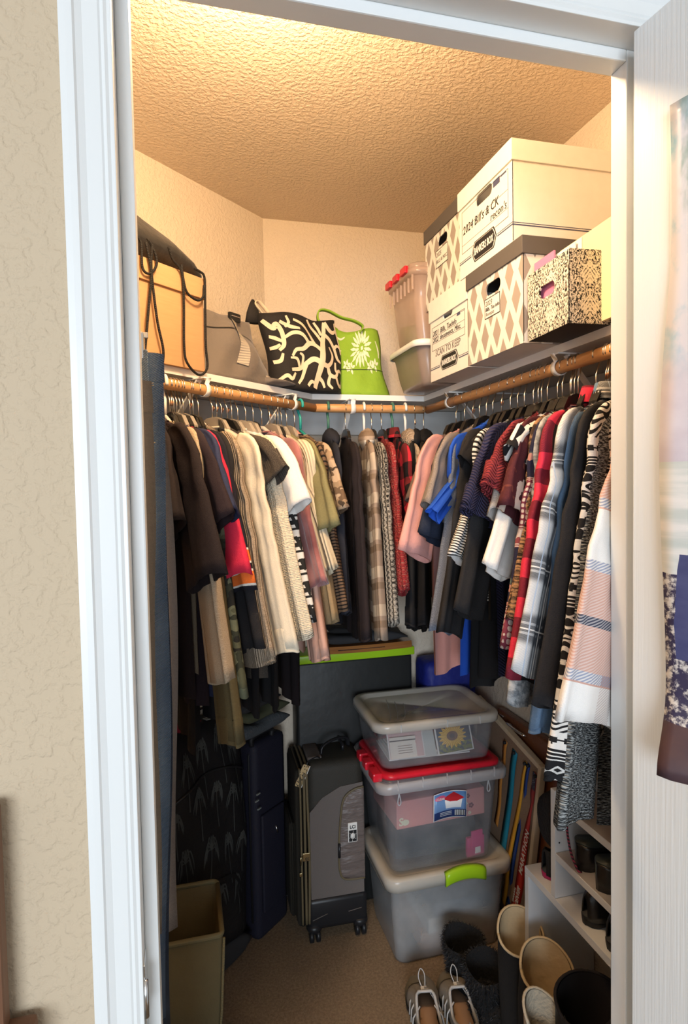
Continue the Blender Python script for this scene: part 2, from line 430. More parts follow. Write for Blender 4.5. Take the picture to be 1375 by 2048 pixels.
# corner of brown wooden furniture in the bedroom
m_brown = mat('brown_stained_wood', (.13, .055, .03), .5, pat=lambda u, v, p: mix(noise(vec(p.t, u * 40, v * 40, p.z * 4), 1, 3), (.11, .045, .022), (.20, .095, .05)))
fu = empty('wooden_console', (-.40, .622, 0)); tag(fu, 'narrow brown wooden console whose rounded corner shows at the lower left bedroom wall', 'console')
box('console_top', -.30, .250, -.018, .026, .960, .988, m_brown, fu, .006)
box('console_apron', -.28, .240, -.012, .024, .86, .960, m_brown, fu, .003)
box('mirror_post', .200, .226, -.0, .022, .988, 1.205, m_brown, fu, .004)
for x in (-.28, .205): box('leg', x, x + .03, -.010, .022, 0, .86, m_brown, fu, .003)
box('lower_shelf', -.27, .228, -.010, .022, .25, .27, m_brown, fu, .003)
d_ = box('drawer', -.20, .16, -.018, -.012, .872, .942, m_brown, fu, .002); tube('drawer_knob', [(-.02, -.018, .907), (-.02, -.032, .907)], [.009, .011], m_steel, d_)
GARMENTS = [
 ('L', 0.787, 28.5, 0.322, 0.687, 'T', 1.0, 'darkbrown1', 'black', 't_shirt', 'front-most dark brown t-shirt hanging behind the jeans on the left rod', 'front-most dark brown t-shirt', 1.0),
 ('L', 0.769, 20.5, 0.422, 0.677, 'T', 1.08, 'darkbrown2', 'black', 't_shirt', 'large black-brown t-shirt with the lowest short sleeve, second on the left rod', 'large black-brown t-shirt', 1.0),
 ('L', 0.505, 33.5, 0.341, 0.791, 'S', 1.0, 'charcoal', 'black', 'tunic', 'charcoal tunic with hem showing below the cream nubby sweater', 'charcoal tunic', 1.2),
 ('L', 0.75, 13.5, 0.319, 0.699, 'T', 1.0, 'plum', 'white', 't_shirt', 'plum-black t-shirt with broad short sleeve over the beige sleeve on the left rod', 'plum-black t-shirt', 1.0),
 ('L', 0.726, 23.5, 0.621, 0.628, 'L', 1.06, 'beige', 'white', 'long_sleeved_tee', 'beige long-sleeved top with pale shoulder above the plum-black t-shirt', 'beige long-sleeved top', 1.0),
 ('L', 0.712, 21.0, 0.749, 0.645, 'Lk', 1.0, 'olive', 'black', 'sweatshirt', 'olive green sweatshirt with ribbed cuff hanging lowest among the left rod sleeves', 'olive green sweatshirt', 1.0),
 ('L', 0.706, 32.0, 0.377, 0.801, 'S', 1.0, 'black', 'black', 'long_dress', 'long black dress hanging low behind the front-most dark t-shirts', 'long black dress behind the dark tees', 1.2),
 ('L', 0.7, 19.5, 0.314, 0.694, 'T', 1.0, 'navy', 'clear', 't_shirt', 'dark blue t-shirt with its short sleeve just above the hot pink sleeve', 'dark blue t-shirt', 1.0),
 ('L', 0.691, 16.0, 0.434, 0.678, 'T', 0.9, 'hotpink', 'black', 't_shirt', 'hot pink t-shirt with a small pink sleeve showing on the left rod', 'hot pink t-shirt', 1.0),
 ('L', 0.681, 15.0, 0.466, 0.693, 'T', 0.9, 'orangestripe', 'clear', 't_shirt', 'black jersey t-shirt with orange and white striped sleeve end', 'striped jersey t-shirt', 1.0),
 ('L', 0.671, 24.0, 0.672, 0.667, 'L', 0.98, 'camo', 'black', 'long_sleeved_tee', 'green camouflage long-sleeved top behind the olive sweatshirt', 'green camouflage top', 1.0),
 ('L', 0.65, 19.0, 0.583, 0.727, 'L', 0.98, 'charcoal', 'black', 'long_sleeved_tee', 'charcoal long-sleeved top directly in front of the taupe cardigan', 'charcoal long-sleeved top', 1.2),
 ('L', 0.64, 32.5, 0.331, 0.758, 'S', 1.05, 'charcoal', 'black', 'long_dress', 'long charcoal dress whose hem hangs below the taupe cardigan', 'long charcoal dress', 1.2),
 ('L', 0.622, 20.0, 0.613, 0.551, 'Lk', 1.0, 'taupe', 'velvet', 'cardigan', 'taupe grey knit cardigan with long ribbed sleeve on the left rod', 'taupe grey cardigan', 1.25),
 ('L', 0.575, 15.0, 0.605, 0.589, 'Lk', 1.0, 'cream', 'clear', 'sweater', 'smooth cream white sweater with long stitched-cuff sleeve on the left rod', 'smooth cream sweater', 1.0),
 ('L', 0.559, 36.0, 0.336, 0.783, 'S', 1.05, 'black', 'black', 'long_dress', 'long black dress whose hem shows below the smooth cream sweater', 'long black dress behind the cream sweater', 1.2),
 ('L', 0.542, 13.0, 0.232, 0.701, 'T', 0.96, 'charcoalknit', 'black', 'sweater', 'dark charcoal knit sweater with short cap sleeve behind the smooth cream sweater', 'charcoal knit sweater', 1.0),
 ('L', 0.522, 12.5, 0.596, 0.608, 'L', 0.98, 'creamrib', 'clear', 'sweater', 'cream nubby rib-knit sweater beside the white lettered shirt', 'cream nubby sweater', 1.0),
 ('L', 0.482, 14.5, 0.301, 0.645, 'T', 0.98, 'white', 'clear', 't_shirt', 'plain white t-shirt with draped sleeve over the cream nubby sweater', 'plain white t-shirt', 1.0),
 ('L', 0.451, 20.0, 0.568, 0.605, 'L', 0.95, 'gothic', 'clear', 'long_sleeved_shirt', 'white long-sleeved shirt with black lettering running down the sleeve', 'white lettered shirt', 1.0),
 ('L', 0.421, 35.5, 0.346, 0.803, 'S', 1.0, 'black2', 'black', 'long_dress', 'long black dress with hem showing below the white lettered shirt', 'long black dress behind the lettered shirt', 1.2),
 ('L', 0.314, 38.5, 0.354, 0.83, 'S', 0.95, 'darkbrown1', 'black', 'tunic', 'dark brown tunic with hem showing below the blush pink blouse', 'dark brown tunic', 1.0),
 ('L', 0.386, 21.5, 0.488, 0.584, 'L', 0.97, 'mauve', 'velvet', 'velour_shirt', 'mauve velour top with long straight sleeve on the left rod', 'mauve velour top', 1.0),
 ('L', 0.351, 27.0, 0.666, 0.671, 'Lk', 0.98, 'blush', 'clear', 'blouse', 'blush pink blouse with wide buttoned cuff at the end of the left rod', 'blush pink blouse', 1.0),
 ('L', 0.327, 20.5, 0.458, 0.568, 'L', 0.95, 'creamrib2', 'clear', 'long_sleeved_tee', 'cream ribbed top showing as a narrow strip beside the olive t-shirt', 'cream ribbed top', 0.55),
 ('L', 0.298, 24.5, 0.36, 0.592, 'T', 0.97, 'sage', 'olivevelvet', 't_shirt', 'sage olive t-shirt with creased short sleeve at the far end of the left rod', 'sage olive t-shirt', 1.0),
 ('L', 0.274, 30.0, 0.595, 0.617, 'L', 0.95, 'tan', 'clear', 'long_sleeved_tee', 'tan top showing as a thin strip below the sage t-shirt', 'tan top', 1.0),
 ('L', 0.236, 29.0, 0.575, 0.589, 'L', 0.95, 'brownstripe', 'pinkvelvet', 'striped_shirt', 'black and brown horizontally striped top on the pink velvet hanger', 'brown striped top', 1.0),
 ('L', 0.207, 27.0, 0.32, 0.573, 'T', 0.9, 'camotan', 'teal', 't_shirt', 'tan camouflage t-shirt on the teal hanger in the corner', 'tan camouflage t-shirt', 1.0),
 ('B', 0.451, 5.5, 0.587, 0.645, 'Lkh', 0.95, 'inknavy', 'green', 'hoodie', 'ink navy hoodie on the green hanger at the left of the back rod', 'ink navy hoodie', 1.0),
 ('B', 0.507, 6.0, 0.663, 0.693, 'Lk', 1.0, 'blackplum', 'black', 'sweatshirt', 'black-brown sweatshirt with long sleeve next to the beige plaid shirt jacket', 'black-brown sweatshirt', 1.0),
 ('B', 0.568, 9.0, 0.672, 0.668, 'Lhc', 0.98, 'beigeplaid', 'white', 'shirt_jacket', 'beige and white plaid hooded shirt jacket on the left white tubular hanger', 'beige plaid hooded jacket', 1.2),
 ('B', 0.593, 7.0, 0.635, 0.659, 'L', 0.98, 'cable', 'black', 'cardigan', 'black and white cable-knit cardigan in the middle of the back rod', 'cable-knit cardigan', 1.0),
 ('B', 0.626, 7.5, 0.546, 0.549, 'L', 0.98, 'redmarl', 'black', 'sweater', 'red marled chunky sweater in the middle of the back rod', 'red marled sweater', 1.0),
 ('B', 0.663, 5.0, 0.389, 0.567, 'Lc', 0.95, 'buffalodark', 'green', 'flannel_shirt', 'dark red and black buffalo check flannel shirt on the back rod', 'dark red check flannel', 1.0),
 ('B', 0.707, 8.5, 0.421, 0.571, 'Lh', 0.9, 'sherpa', 'white', 'jacket', 'beige sherpa jacket with fluffy hood under the right white hanger', 'beige sherpa jacket', 1.0),
 ('B', 0.74, 25.0, 0.64, 0.688, 'Lkh', 1.0, 'black2', 'black', 'hoodie', 'black fleece hoodie with dark hood beside the beige sherpa jacket', 'black fleece hoodie', 1.2),
 ('B', 0.77, 24.0, 0.642, 0.682, 'Lkh', 1.0, 'black', 'black', 'hoodie', 'black hoodie at the right corner of the back rod', 'black corner hoodie', 1.2),
 ('R', 1.676, 38.5, 0.301, 0.614, 'T', 0.95, 'taupe2', 'black', 't_shirt', 'taupe brown t-shirt at the far end of the right rod behind the pink one', 'taupe brown t-shirt', 1.0),
 ('R', 1.62, 34.0, 0.424, 0.753, 'T', 1.0, 'pink', 'black', 't_shirt_dress', 'pale pink t-shirt dress with open flared sleeve on the right rod', 'pale pink t-shirt dress', 1.0),
 ('R', 1.568, 38.5, 0.381, 0.632, 'T', 0.95, 'navy2', 'black', 't_shirt', 'dark navy t-shirt with sleeve peeking out below the grey knit top', 'dark navy t-shirt', 1.0),
 ('R', 1.529, 36.5, 0.313, 0.564, 'T', 1.0, 'greyknit', 'velvet', 'knit_shirt', 'mid grey knit top with wide short sleeve on the right rod', 'mid grey knit top', 1.0),
 ('R', 1.49, 38.0, 0.588, 0.612, 'L', 0.95, 'heatherblue', 'black', 'long_sleeved_tee', 'blue-grey heather top hanging beneath the mid grey knit top', 'blue-grey heather top', 1.0),
 ('R', 1.455, 28.0, 0.317, 0.713, 'L', 0.9, 'royal', 'blue', 'long_dress', 'royal blue dress with a bright strip visible beside the grey knit top', 'royal blue dress', 0.55),
 ('R', 1.41, 36.5, 0.573, 0.725, 'L', 1.0, 'black2', 'black', 'long_sleeved_tee', 'long black top whose hem hangs lowest behind the clear bins', 'long black top', 1.2),
 ('R', 1.367, 31.5, 0.218, 0.694, 'T', 0.82, 'black', 'black', 'cap_sleeved_blouse', 'black cap-sleeved top in front of the royal blue dress', 'black cap-sleeved top', 1.2),
 ('R', 1.334, 28.0, 0.405, 0.514, 'L', 0.9, 'bwstripe', 'black', 'striped_shirt', 'black and white narrow striped top seen as a thin strip on the right rod', 'narrow striped top', 0.6),
 ('R', 1.303, 34.5, 0.514, 0.534, 'L', 0.98, 'black2', 'black', 'sweatshirt', 'wide black sweatshirt with straight hem below the navy quilted sweater', 'wide black sweatshirt', 1.2),
 ('R', 1.265, 30.0, 0.308, 0.655, 'Tk', 0.98, 'navyquilt', 'black', 'quilted_sweater', 'navy quilted sweater with banded short sleeve', 'navy quilted sweater', 1.0),
 ('R', 1.232, 38.5, 0.316, 0.59, 'T', 0.95, 'heatherwhite', 'black', 't_shirt', 'light heather grey t-shirt with open sleeve in front of the maroon sweater', 'light heather t-shirt', 1.0),
 ('R', 1.209, 34.0, 0.268, 0.595, 'Tk', 1.0, 'maroonquilt', 'velvet', 'quilted_sweater', 'maroon quilted sweater with banded short sleeve on the white velvet hanger', 'maroon quilted sweater', 1.0),
 ('R', 1.171, 29.5, 0.412, 0.578, 'L', 0.9, 'white', 'black', 'long_sleeved_tee', 'plain white top with pointed cuff below the abstract print sleeve', 'plain white top', 1.0),
 ('R', 1.154, 34.5, 0.305, 0.571, 'T', 0.98, 'burgundyfloral', 'black', 'print_blouse', 'burgundy blouse with pale floral print and flared sleeve', 'burgundy floral blouse', 1.0),
 ('R', 1.126, 36.5, 0.494, 0.668, 'L', 0.98, 'leopard', 'black', 'fuzzy_sweater', 'brown leopard fuzzy top with cuff beside the red flannel sleeve', 'brown leopard top', 1.0),
 ('R', 1.123, 26.0, 0.205, 0.568, 'T', 0.88, 'abstract', 'black', 'print_blouse', 'black and white abstract leaf print blouse on the right rod', 'abstract print blouse', 1.0),
 ('R', 1.112, 34.5, 0.633, 0.665, 'L', 0.95, 'acid', 'black', 'acid_wash_shirt', 'grey acid-wash top with hem below the red flannel cuff', 'grey acid-wash top', 1.0),
 ('R', 1.1, 31.0, 0.539, 0.57, 'L', 0.92, 'paisley', 'black', 'print_blouse', 'dark navy blouse with paisley borders and small flowers', 'navy paisley blouse', 1.2),
 ('R', 1.044, 29.5, 0.571, 0.638, 'Lc', 1.0, 'buffalo', 'black', 'flannel_shirt', 'bright red and black buffalo check flannel shirt with long sleeve', 'bright red check flannel', 1.3),
 ('R', 1.009, 33.0, 0.638, 0.7, 'Lkc', 0.95, 'denim', 'black', 'denim_shirt', 'blue denim shirt with two-snap cuff under the tartan sleeve', 'blue denim shirt', 1.3),
 ('R', 0.994, 27.0, 0.554, 0.578, 'Lc', 1.0, 'tartan', 'black', 'flannel_shirt', 'grey, white and black tartan flannel shirt with open cuff', 'grey tartan flannel', 1.5),
 ('R', 0.937, 26.5, 0.587, 0.631, 'L', 0.98, 'charcoal', 'black', 'jacket', 'plain charcoal jacket between the tartan flannel and the tribal cardigan', 'plain charcoal jacket', 1.2),
 ('R', 0.921, 30.5, 0.743, 0.798, 'L', 0.98, 'marl', 'black', 'cardigan', 'black and white marled long cardigan hanging down to the shoe rack', 'marled long cardigan', 1.4),
 ('R', 0.905, 26.5, 0.674, 0.637, 'Lk', 0.98, 'tribal', 'black', 'cardigan', 'black and white tribal pattern cardigan with long sleeve', 'tribal pattern cardigan', 1.2),
 ('R', 0.81, 19.5, 0.573, 0.606, 'L', 0.98, 'shacket', 'black', 'shirt_jacket', 'pink, white and navy plaid shirt jacket nearest the door jamb', 'pink plaid shirt jacket', 1.5),
]
# ================================================================ clothes
def weave(u, v, p): return noise(vec(p.t, u * 900, v * 900, 0), 1, 2) * .5 + noise(vec(p.t, u * 40, v * 25, 0), 1, 3) * .8
def ribs(per, ax='u'):
    def f(u, v, p): return sin_((u if ax == 'u' else v) * (6.283 / per)) * .5 + noise(vec(p.t, u * 600, v * 600), 1, 2) * .4
    return f
def fab(name, c, pat=None, bump=weave, rough=.85, bd=.0015, sheen=.0, var=.22):
    if isinstance(c, str): c = srgb(c)
    if pat is None:
        def pat(u, v, p): return mix(noise(vec(p.t, u * 260, v * 260), 1, 3, .7), tuple(x * (1 - var) for x in c), tuple(min(1, x * (1 + var)) for x in c))
    return mat('cloth_' + name, c, rough, pat=pat, bump=bump, bdist=bd, spec=.2, sheen=sheen, coords='UV')
def stripes(per, a, b_, duty=.5, ax='v'):
    return lambda u, v, p: mix(frac((v if ax == 'v' else u) / per) < duty, b_, a)
def checks(per, r_, d_, k, pv=None):
    def f(u, v, p):
        a = frac(u / per) < .5; b_ = frac(v / (pv or per)) < .5; s_ = a + b_
        tw = frac((u + v) / .0022) < .5
        mid = mix(tw, d_, tuple(x * .75 for x in d_))
        return mix(s_ > 1.5, mix(s_ > .5, r_, mid), k)
    return f
def speck(a, b_, su=900, sv=900, lo=.42, hi=.58): return lambda u, v, p: mix(sstep(noise(vec(p.t, u * su, v * sv), 1, 2, .6), lo, hi), a, b_)
def tartan_pat(u, v, p):
    def bandy(x, per, ph):
        f = frac(x / per + ph)
        return sstep(abs_(f - .5), .16, .30) * .85 + band(f, .40, .44) * .5 + band(f, .56, .60) * .5
    g = bandy(u, .062, .1) * .48 + bandy(v, .098, .35) * .52
    c = mix(sstep(g, .22, .95), (.014, .015, .020), (.66, .67, .68))
    tw = frac((u + v) / .0026) < .5
    c = mix(tw, c, mix(.35, c, (.30, .32, .36)))
    c = mix(band(frac(v / .098 + .85), .0, .022), c, (.78, .74, .70)); c = mix(band(frac(u / .062 + .6), .0, .03), c, (.74, .70, .66))
    return mix(band(frac(u / .062 + .12), .0, .025), c, (.42, .50, .62))
def shacket_pat(u, v, p):
    tw = frac((u * .8 + v) / .0045) < .5
    pink, wht, navy, blu = (.58, .35, .29), (.78, .76, .74), (.05, .055, .09), (.30, .33, .44)
    f = frac(v / .235 + .12); g = frac(u / .12 + .25)
    cv = mix(f < .30, pink, wht)
    cv = mix(band(f, .30, .36) , cv, mix(tw, blu, (.66, .64, .64))); cv = mix(band(f, .93, .99), cv, mix(tw, blu, (.66, .64, .64)))
    cv = mix(band(f, .62, .675), cv, mix(tw, navy, (.12, .12, .16)))
    c = mix(band(g, .66, .98), cv, mix(tw, cv, mix(f < .30, (.46, .29, .25), (.60, .52, .50))))
    return mix(tw * (f > .36) * (f < .93), c, mix(.35, c, wht))
def tribal_pat(u, v, p):
    blk, w = (.012, .012, .014), (.66, .65, .63)
    per = .22; f = v / per; k = frac(f) * 10.0; row = floor_(k); r_ = frac(k)
    def rw(n): return (row > n - .5) * (row < n + .5)
    uu = frac(u / .030); du = abs_(uu - .5) * 2; rv = abs_(r_ - .5) * 2
    diamond = ((du + rv) < .62) * ((du + rv) > .30)
    zig = frac(r_ * 1.6 + du * .8) < .5
    eye = ((du * du + rv * rv) < .72) * ((du * du + rv * rv) > .30) + ((du * du + rv * rv) < .07)
    bars = (frac(r_ * 4.0) < .35)
    diag = (frac((u / .012) + r_ * 3.0) < .45) * (du < .8)
    step = (floor_(du * 4.0) * .25 + .1) < rv
    fill = rw(0) * diamond + rw(1) * (r_ > .25) + rw(2) * eye + rw(3) * (1.0 - diag) + rw(4) * step + rw(5) * bars + rw(6) * diamond + rw(7) * eye + rw(8) * zig + rw(9) * (1.0 - step)
    jag = noise(vec(p.t, u * 500, v * 500), 1, 2) * .5 + .25
    return mix(clamp(fill) > jag, blk, w)
def abstract_pat(u, v, p):
    n = noise(vec(p.t, u * 22, v * 15), 1, 2.5, .6); w = abs_(frac(n * 6.0) - .5)
    c = mix(w < .2, (.74, .72, .68), (.012, .012, .014))
    return mix(voro(vec(p.t, u * 28, v * 18), 1.0) < .26, c, (.012, .012, .014))
def floral_pat(basec, petals, leaf, sc=26.0, stretch=.7):
    def f(u, v, p):
        q = vec(p.t, u * sc, v * sc * stretch); d = voro(q, 1.0); w = voro(q, 1.0, out='Color')
        n = noise(vec(p.t, u * 130, v * 90), 1, 2)
        c = mix(sstep(noise(vec(p.t, u * 60, v * 45), 1, 3), .60, .66), basec, leaf)
        c = mix(d + n * .22 < .46, c, petals); return mix(d + n * .1 < .20, c, basec)
    return f
def paisley_pat(u, v, p):
    nav, cr_, red = (.018, .018, .045), (.60, .52, .48), (.22, .05, .06)
    flor = floral_pat(nav, (.45, .22, .19), (.12, .16, .13), 52, .9)(u, v, p)
    f = frac(v / .24 + .52)
    lace = mix(sstep(abs_(sin_(u * 300.0) * sin_(v * 300.0)) + noise(vec(p.t, u * 120, v * 120), 1, 2) * .5, .5, .62), (.20, .04, .07), cr_)
    dia = mix(abs_(frac(u / .022) - .5) + abs_(frac(v / .03) - .5) < .38, red, cr_)
    c = mix(band(f, .16, .52), flor, lace); c = mix(band(f, .55, .66), c, dia)
    for a in (.13, .52, .66): c = mix(band(f, a, a + .03), c, mix(frac(v / .004) < .5, cr_, red))
    return c
def camo_pat(a, b_, c_, d_, sc=24.0):
    def f(u, v, p):
        n1 = noise(vec(p.t, u * sc, v * sc * .8, 1.0), 1, 2); n2 = noise(vec(p.t, u * sc, v * sc * .8, 7.0), 1, 2); n3 = noise(vec(p.t, u * sc * 1.4, v * sc, 13.0), 1, 2)
        return mix(n3 > .58, mix(n2 > .53, mix(n1 > .5, a, b_), c_), d_)
    return f
def gothic_pat(u, v, p):
    # blackletter-like strokes running down the sleeve
    f = frac(v / .055); x = (frac(u / .034) - .5) * 2.2
    st_ = (abs_(frac(x + f * .6) - .5) < .17) * band(f, .12, .85) + (abs_(f - .5) < .10) * (abs_(x) < .8) + band(f, .16, .26) + band(f, .74, .84)
    m_ = clamp(st_) * (abs_(x) < .75) * (v > .12)
    return mix(m_ > noise(vec(p.t, u * 400, v * 300), 1, 2) * .6 + .1, (.72, .71, .68), (.02, .02, .02))
def jersey_pat(u, v, p):
    f = frac((v - .30) / .045)
    c = mix(v > .30, (.012, .012, .02), mix(band(f, .15, .68), mix(band(f, .05, .78), (.012, .012, .02), (.72, .70, .66)), (.75, .16, .03)))
    return mix(u > .2, (.012, .012, .02), c)
def cable_pat(u, v, p):
    z = sin_(u * 620.0 + sin_(v * 420.0) * 1.1); n = noise(vec(p.t, u * 700, v * 480), 1, 2, .7)
    return mix(sstep(z * .09 + n, .44, .58), (.016, .015, .014), (.42, .39, .34))
def acid_pat(u, v, p): return mix(sstep(noise(vec(p.t, u * 90, v * 90), 1, 5, .7), .38, .62), (.18, .20, .22), (.46, .48, .50))
def denim_pat(c1, c2):
    return lambda u, v, p: mix(sstep(noise(vec(p.t, u * 18, v * 7), 1, 3), .3, .75) * .7 + noise(vec(p.t, u * 900, v * 160), 1, 2) * .3, c1, c2)
def sherpa_bump(u, v, p): return voro(vec(p.t, u * 180, v * 180), 1.0)
def quilt_bump(u, v, p): return abs_(sin_((v + abs_(frac(u / .045) - .5) * .04) * 480.0))
def nub_bump(u, v, p): return voro(vec(p.t, u * 190, v * 260), 1.0, rnd=.4)

CL = {}
def C_(k, *a, **kw): CL[k] = fab(k, *a, **kw)
C_('darkbrown1', (.018, .0135, .0155)); C_('darkbrown2', (.020, .0145, .0165)); C_('plum', (.026, .017, .022))
C_('beige', (.30, .24, .17), speck((.32, .25, .17), (.46, .37, .27))); C_('olive', (.105, .085, .042))
C_('navy', (.028, .036, .085)); C_('hotpink', (.68, .03, .075), var=.1)
C_('orangestripe', (.02, .02, .03), jersey_pat)
C_('camo', (.1, .1, .06), camo_pat((.035, .04, .028), (.085, .09, .055), (.13, .14, .09), (.02, .02, .018)))
C_('camotan', (.3, .2, .12), camo_pat((.34, .24, .15), (.16, .105, .065), (.48, .36, .25), (.07, .05, .035), 30))
C_('charcoal', (.018, .0175, .020)); C_('black', (.013, .0125, .014)); C_('black2', (.018, .018, .020)); C_('blackplum', (.024, .018, .020)); C_('inknavy', (.024, .026, .036))
C_('taupe', (.28, .22, .16), speck((.20, .155, .11), (.40, .32, .24)), ribs(.004)); C_('cream', (.74, .66, .52), var=.05)
C_('charcoalknit', (.05, .042, .036), speck((.028, .024, .022), (.10, .085, .07), 700, 700))
C_('creamrib', (.62, .54, .40), speck((.40, .33, .23), (.70, .62, .48), 420, 600, .3, .5), nub_bump, bd=.003)
C_('creamrib2', (.66, .58, .42), stripes(.007, (.66, .58, .42), (.60, .52, .38), .4, 'u'), ribs(.007)); C_('white', (.78, .77, .75), var=.04)
C_('gothic', (.7, .7, .7), gothic_pat); C_('mauve', (.30, .105, .10), lambda u, v, p: mix(sstep(noise(vec(p.t, u * 22, v * 12), 1, 3), .35, .65), (.22, .07, .07), (.38, .15, .145)), rough=.55, sheen=.5)
C_('blush', (.62, .37, .29), var=.06, rough=.55); C_('sage', (.24, .22, .105)); C_('tan', (.33, .235, .13))
C_('brownstripe', (.05, .04, .03), stripes(.0085, (.016, .014, .014), (.17, .105, .065), .38)); C_('beigeplaid', (.5, .4, .3), lambda u, v, p: mix(band(frac(v / .105 + .3), .0, .30), mix(band(frac(v / .105 + .3), .42, .6), mix(band(frac(u / .07), 0, .4), (.33, .255, .20), (.42, .34, .27)), (.24, .175, .125)), mix(band(frac(u / .07), 0, .4), (.50, .42, .33), (.76, .70, .60))))
C_('cable', (.2, .2, .2), cable_pat, cable_bump if False else ribs(.012), bd=.002)
C_('redmarl', (.35, .05, .05), speck((.27, .025, .03), (.46, .28, .22), 320, 420, .52, .72), sherpa_bump, bd=.003)
C_('buffalodark', (.3, .02, .02), checks(.064, (.55, .025, .045), (.17, .02, .025), (.012, .01, .012), .085))
C_('sherpa', (.42, .33, .25), bump=sherpa_bump, bd=.006); C_('taupe2', (.16, .115, .095)); C_('pink', (.72, .36, .33), var=.06)
C_('navy2', (.02, .027, .05)); C_('greyknit', (.24, .205, .185), speck((.19, .16, .145), (.29, .25, .225))); C_('heatherblue', (.13, .155, .21), speck((.10, .12, .17), (.19, .22, .28)))
C_('royal', (.018, .085, .50), var=.1); C_('bwstripe', (.5, .5, .5), stripes(.0062, (.016, .016, .018), (.70, .70, .70), .45))
C_('navyquilt', (.035, .035, .085), bump=quilt_bump, bd=.004); C_('maroonquilt', (.25, .035, .045), bump=quilt_bump, bd=.004)
C_('heatherwhite', (.52, .51, .50), speck((.42, .41, .41), (.62, .61, .60))); C_('abstract', (.5, .5, .5), abstract_pat)
C_('burgundyfloral', (.1, .02, .03), floral_pat((.075, .018, .024), (.62, .52, .44), (.17, .05, .04), 17, .55)); C_('paisley', (.1, .05, .06), paisley_pat)
C_('leopard', (.16, .09, .05), lambda u, v, p: mix(sstep(noise(vec(p.t, u * 120, v * 75), 1, 4, .7), .42, .56), (.035, .022, .016), (.33, .19, .10)), sherpa_bump, bd=.004)
C_('buffalo', (.4, .03, .05), checks(.066, (.66, .035, .075), (.22, .02, .04), (.014, .012, .014))); C_('acid', (.3, .3, .3), acid_pat)
C_('tartan', (.3, .3, .3), tartan_pat); C_('denim', (.13, .22, .36), denim_pat((.085, .155, .27), (.21, .32, .47)))
C_('tribal', (.4, .4, .4), tribal_pat, bd=.002); C_('marl', (.15, .16, .16), speck((.02, .022, .025), (.33, .35, .35), 190, 620, .44, .62), ribs(.005, 'v'))
C_('shacket', (.5, .4, .4), shacket_pat)
C_('redplaid', (.3, .03, .04), checks(.085, (.36, .02, .035), (.12, .014, .02), (.03, .018, .02))); C_('goldprint', (.3, .2, .1), lambda u, v, p: mix(sstep(noise(vec(p.t, u * 90, v * 90), 1, 4), .45, .6), (.03, .02, .015), (.42, .29, .17)))

# hangers
H_ = {'black': mat('black_hanger_plastic', (.015, .014, .013), .28), 'white': mat('white_hanger_plastic', (.80, .79, .76), .35), 'velvet': mat('ivory_velvet_flocking', (.62, .56, .47), .9, sheen=.5),
      'clear': plastic('clear_hanger_plastic', (.75, .68, .58), .35, .1), 'olivevelvet': mat('olive_velvet_flocking', (.36, .33, .17), .9), 'pinkvelvet': mat('pink_velvet_flocking', (.55, .26, .23), .9),
      'teal': mat('teal_hanger_plastic', (.03, .36, .33), .35), 'green': mat('dark_green_hanger_plastic', (.05, .17, .13), .4), 'blue': mat('blue_hanger_plastic', (.04, .13, .55), .35)}
H_TXT = {'black': 'black plastic hanger with steel hook', 'white': 'white tubular plastic hanger', 'velvet': 'ivory velvet hanger with steel hook', 'clear': 'clear plastic hanger with steel hook',
         'olivevelvet': 'olive velvet hanger with steel hook', 'pinkvelvet': 'pink velvet hanger with steel hook', 'teal': 'teal tubular plastic hanger', 'green': 'dark green tubular plastic hanger', 'blue': 'blue plastic hanger with steel hook'}
m_hook = mat('hanger_steel', (.62, .58, .52), .3, 1.0); m_copper = mat('copper_clip', (.55, .22, .10), .35, 1.0)
def hanger(style, loc, rz, k, text, clips=True):
    o = empty('clothes_hanger', loc, rz); tag(o, H_TXT[style] + ' holding the ' + text, 'hanger', 'clothes hangers')
    tub = style in ('white', 'teal', 'green')
    r_ = RR + (.0048 if tub else .0022)
    hk = [(r_ * math.cos(a), 0, r_ * math.sin(a) + (0.0)) for a in np.linspace(R(-20), R(180), 14)]
    hk += [(-r_ * .95, 0, -.012), (-r_ * .45, 0, -.026), (0, 0, -.036), (0, 0, -.07)]
    tube('hook', hk, .0042 if tub else .0016, H_[style] if tub else m_hook, o, 8)
    w = .165 * k
    if tub:
        tube('arms', [(-w, 0, -.145), (-.05, 0, -.100), (0, 0, -.074), (.05, 0, -.100), (w, 0, -.145)], .0042, H_[style], o, 8)
        tube('bar', [(-w, 0, -.145), (w, 0, -.147)], .0042, H_[style], o, 8)
    else:
        hgt = .008
        pts = spline([(-w, 0, -.146), (-.09 * k, 0, -.118), (-.03, 0, -.090), (0, 0, -.078), (.03, 0, -.090), (.09 * k, 0, -.118), (w, 0, -.146)], 21)
        lo = [np.array([p + np.array([0, y, z]) for y, z in ((-.0035, -hgt), (.0035, -hgt), (.0035, hgt * .6), (-.0035, hgt * .6))]) for p in pts]
        obj('arms', *loft(lo), H_[style], o)
        if style in ('black', 'clear') and clips:
            lo = [np.array([(x, -.0045, a), (x, .0045, a), (x, .0045, b_), (x, -.0045, b_)]) for x, a, b_ in ((-.075, -.122, -.098), (-.055, -.115, -.076), (-.020, -.100, -.066), (.020, -.100, -.066), (.055, -.115, -.076), (.075, -.122, -.098))]; obj('neck_plate', *loft(lo), H_[style], o, smooth=False)
            if random.random() < .3:
                mb = MB()
                for s_ in (-1, 1): mb.add(*tube_data([(.002 * s_, 0, -.05), (.006 * s_, .002, -.042), (.001 * s_, .003, -.037)], .0012, 5))
                mb.build('wire_twist', m_copper, o, True)
    return o

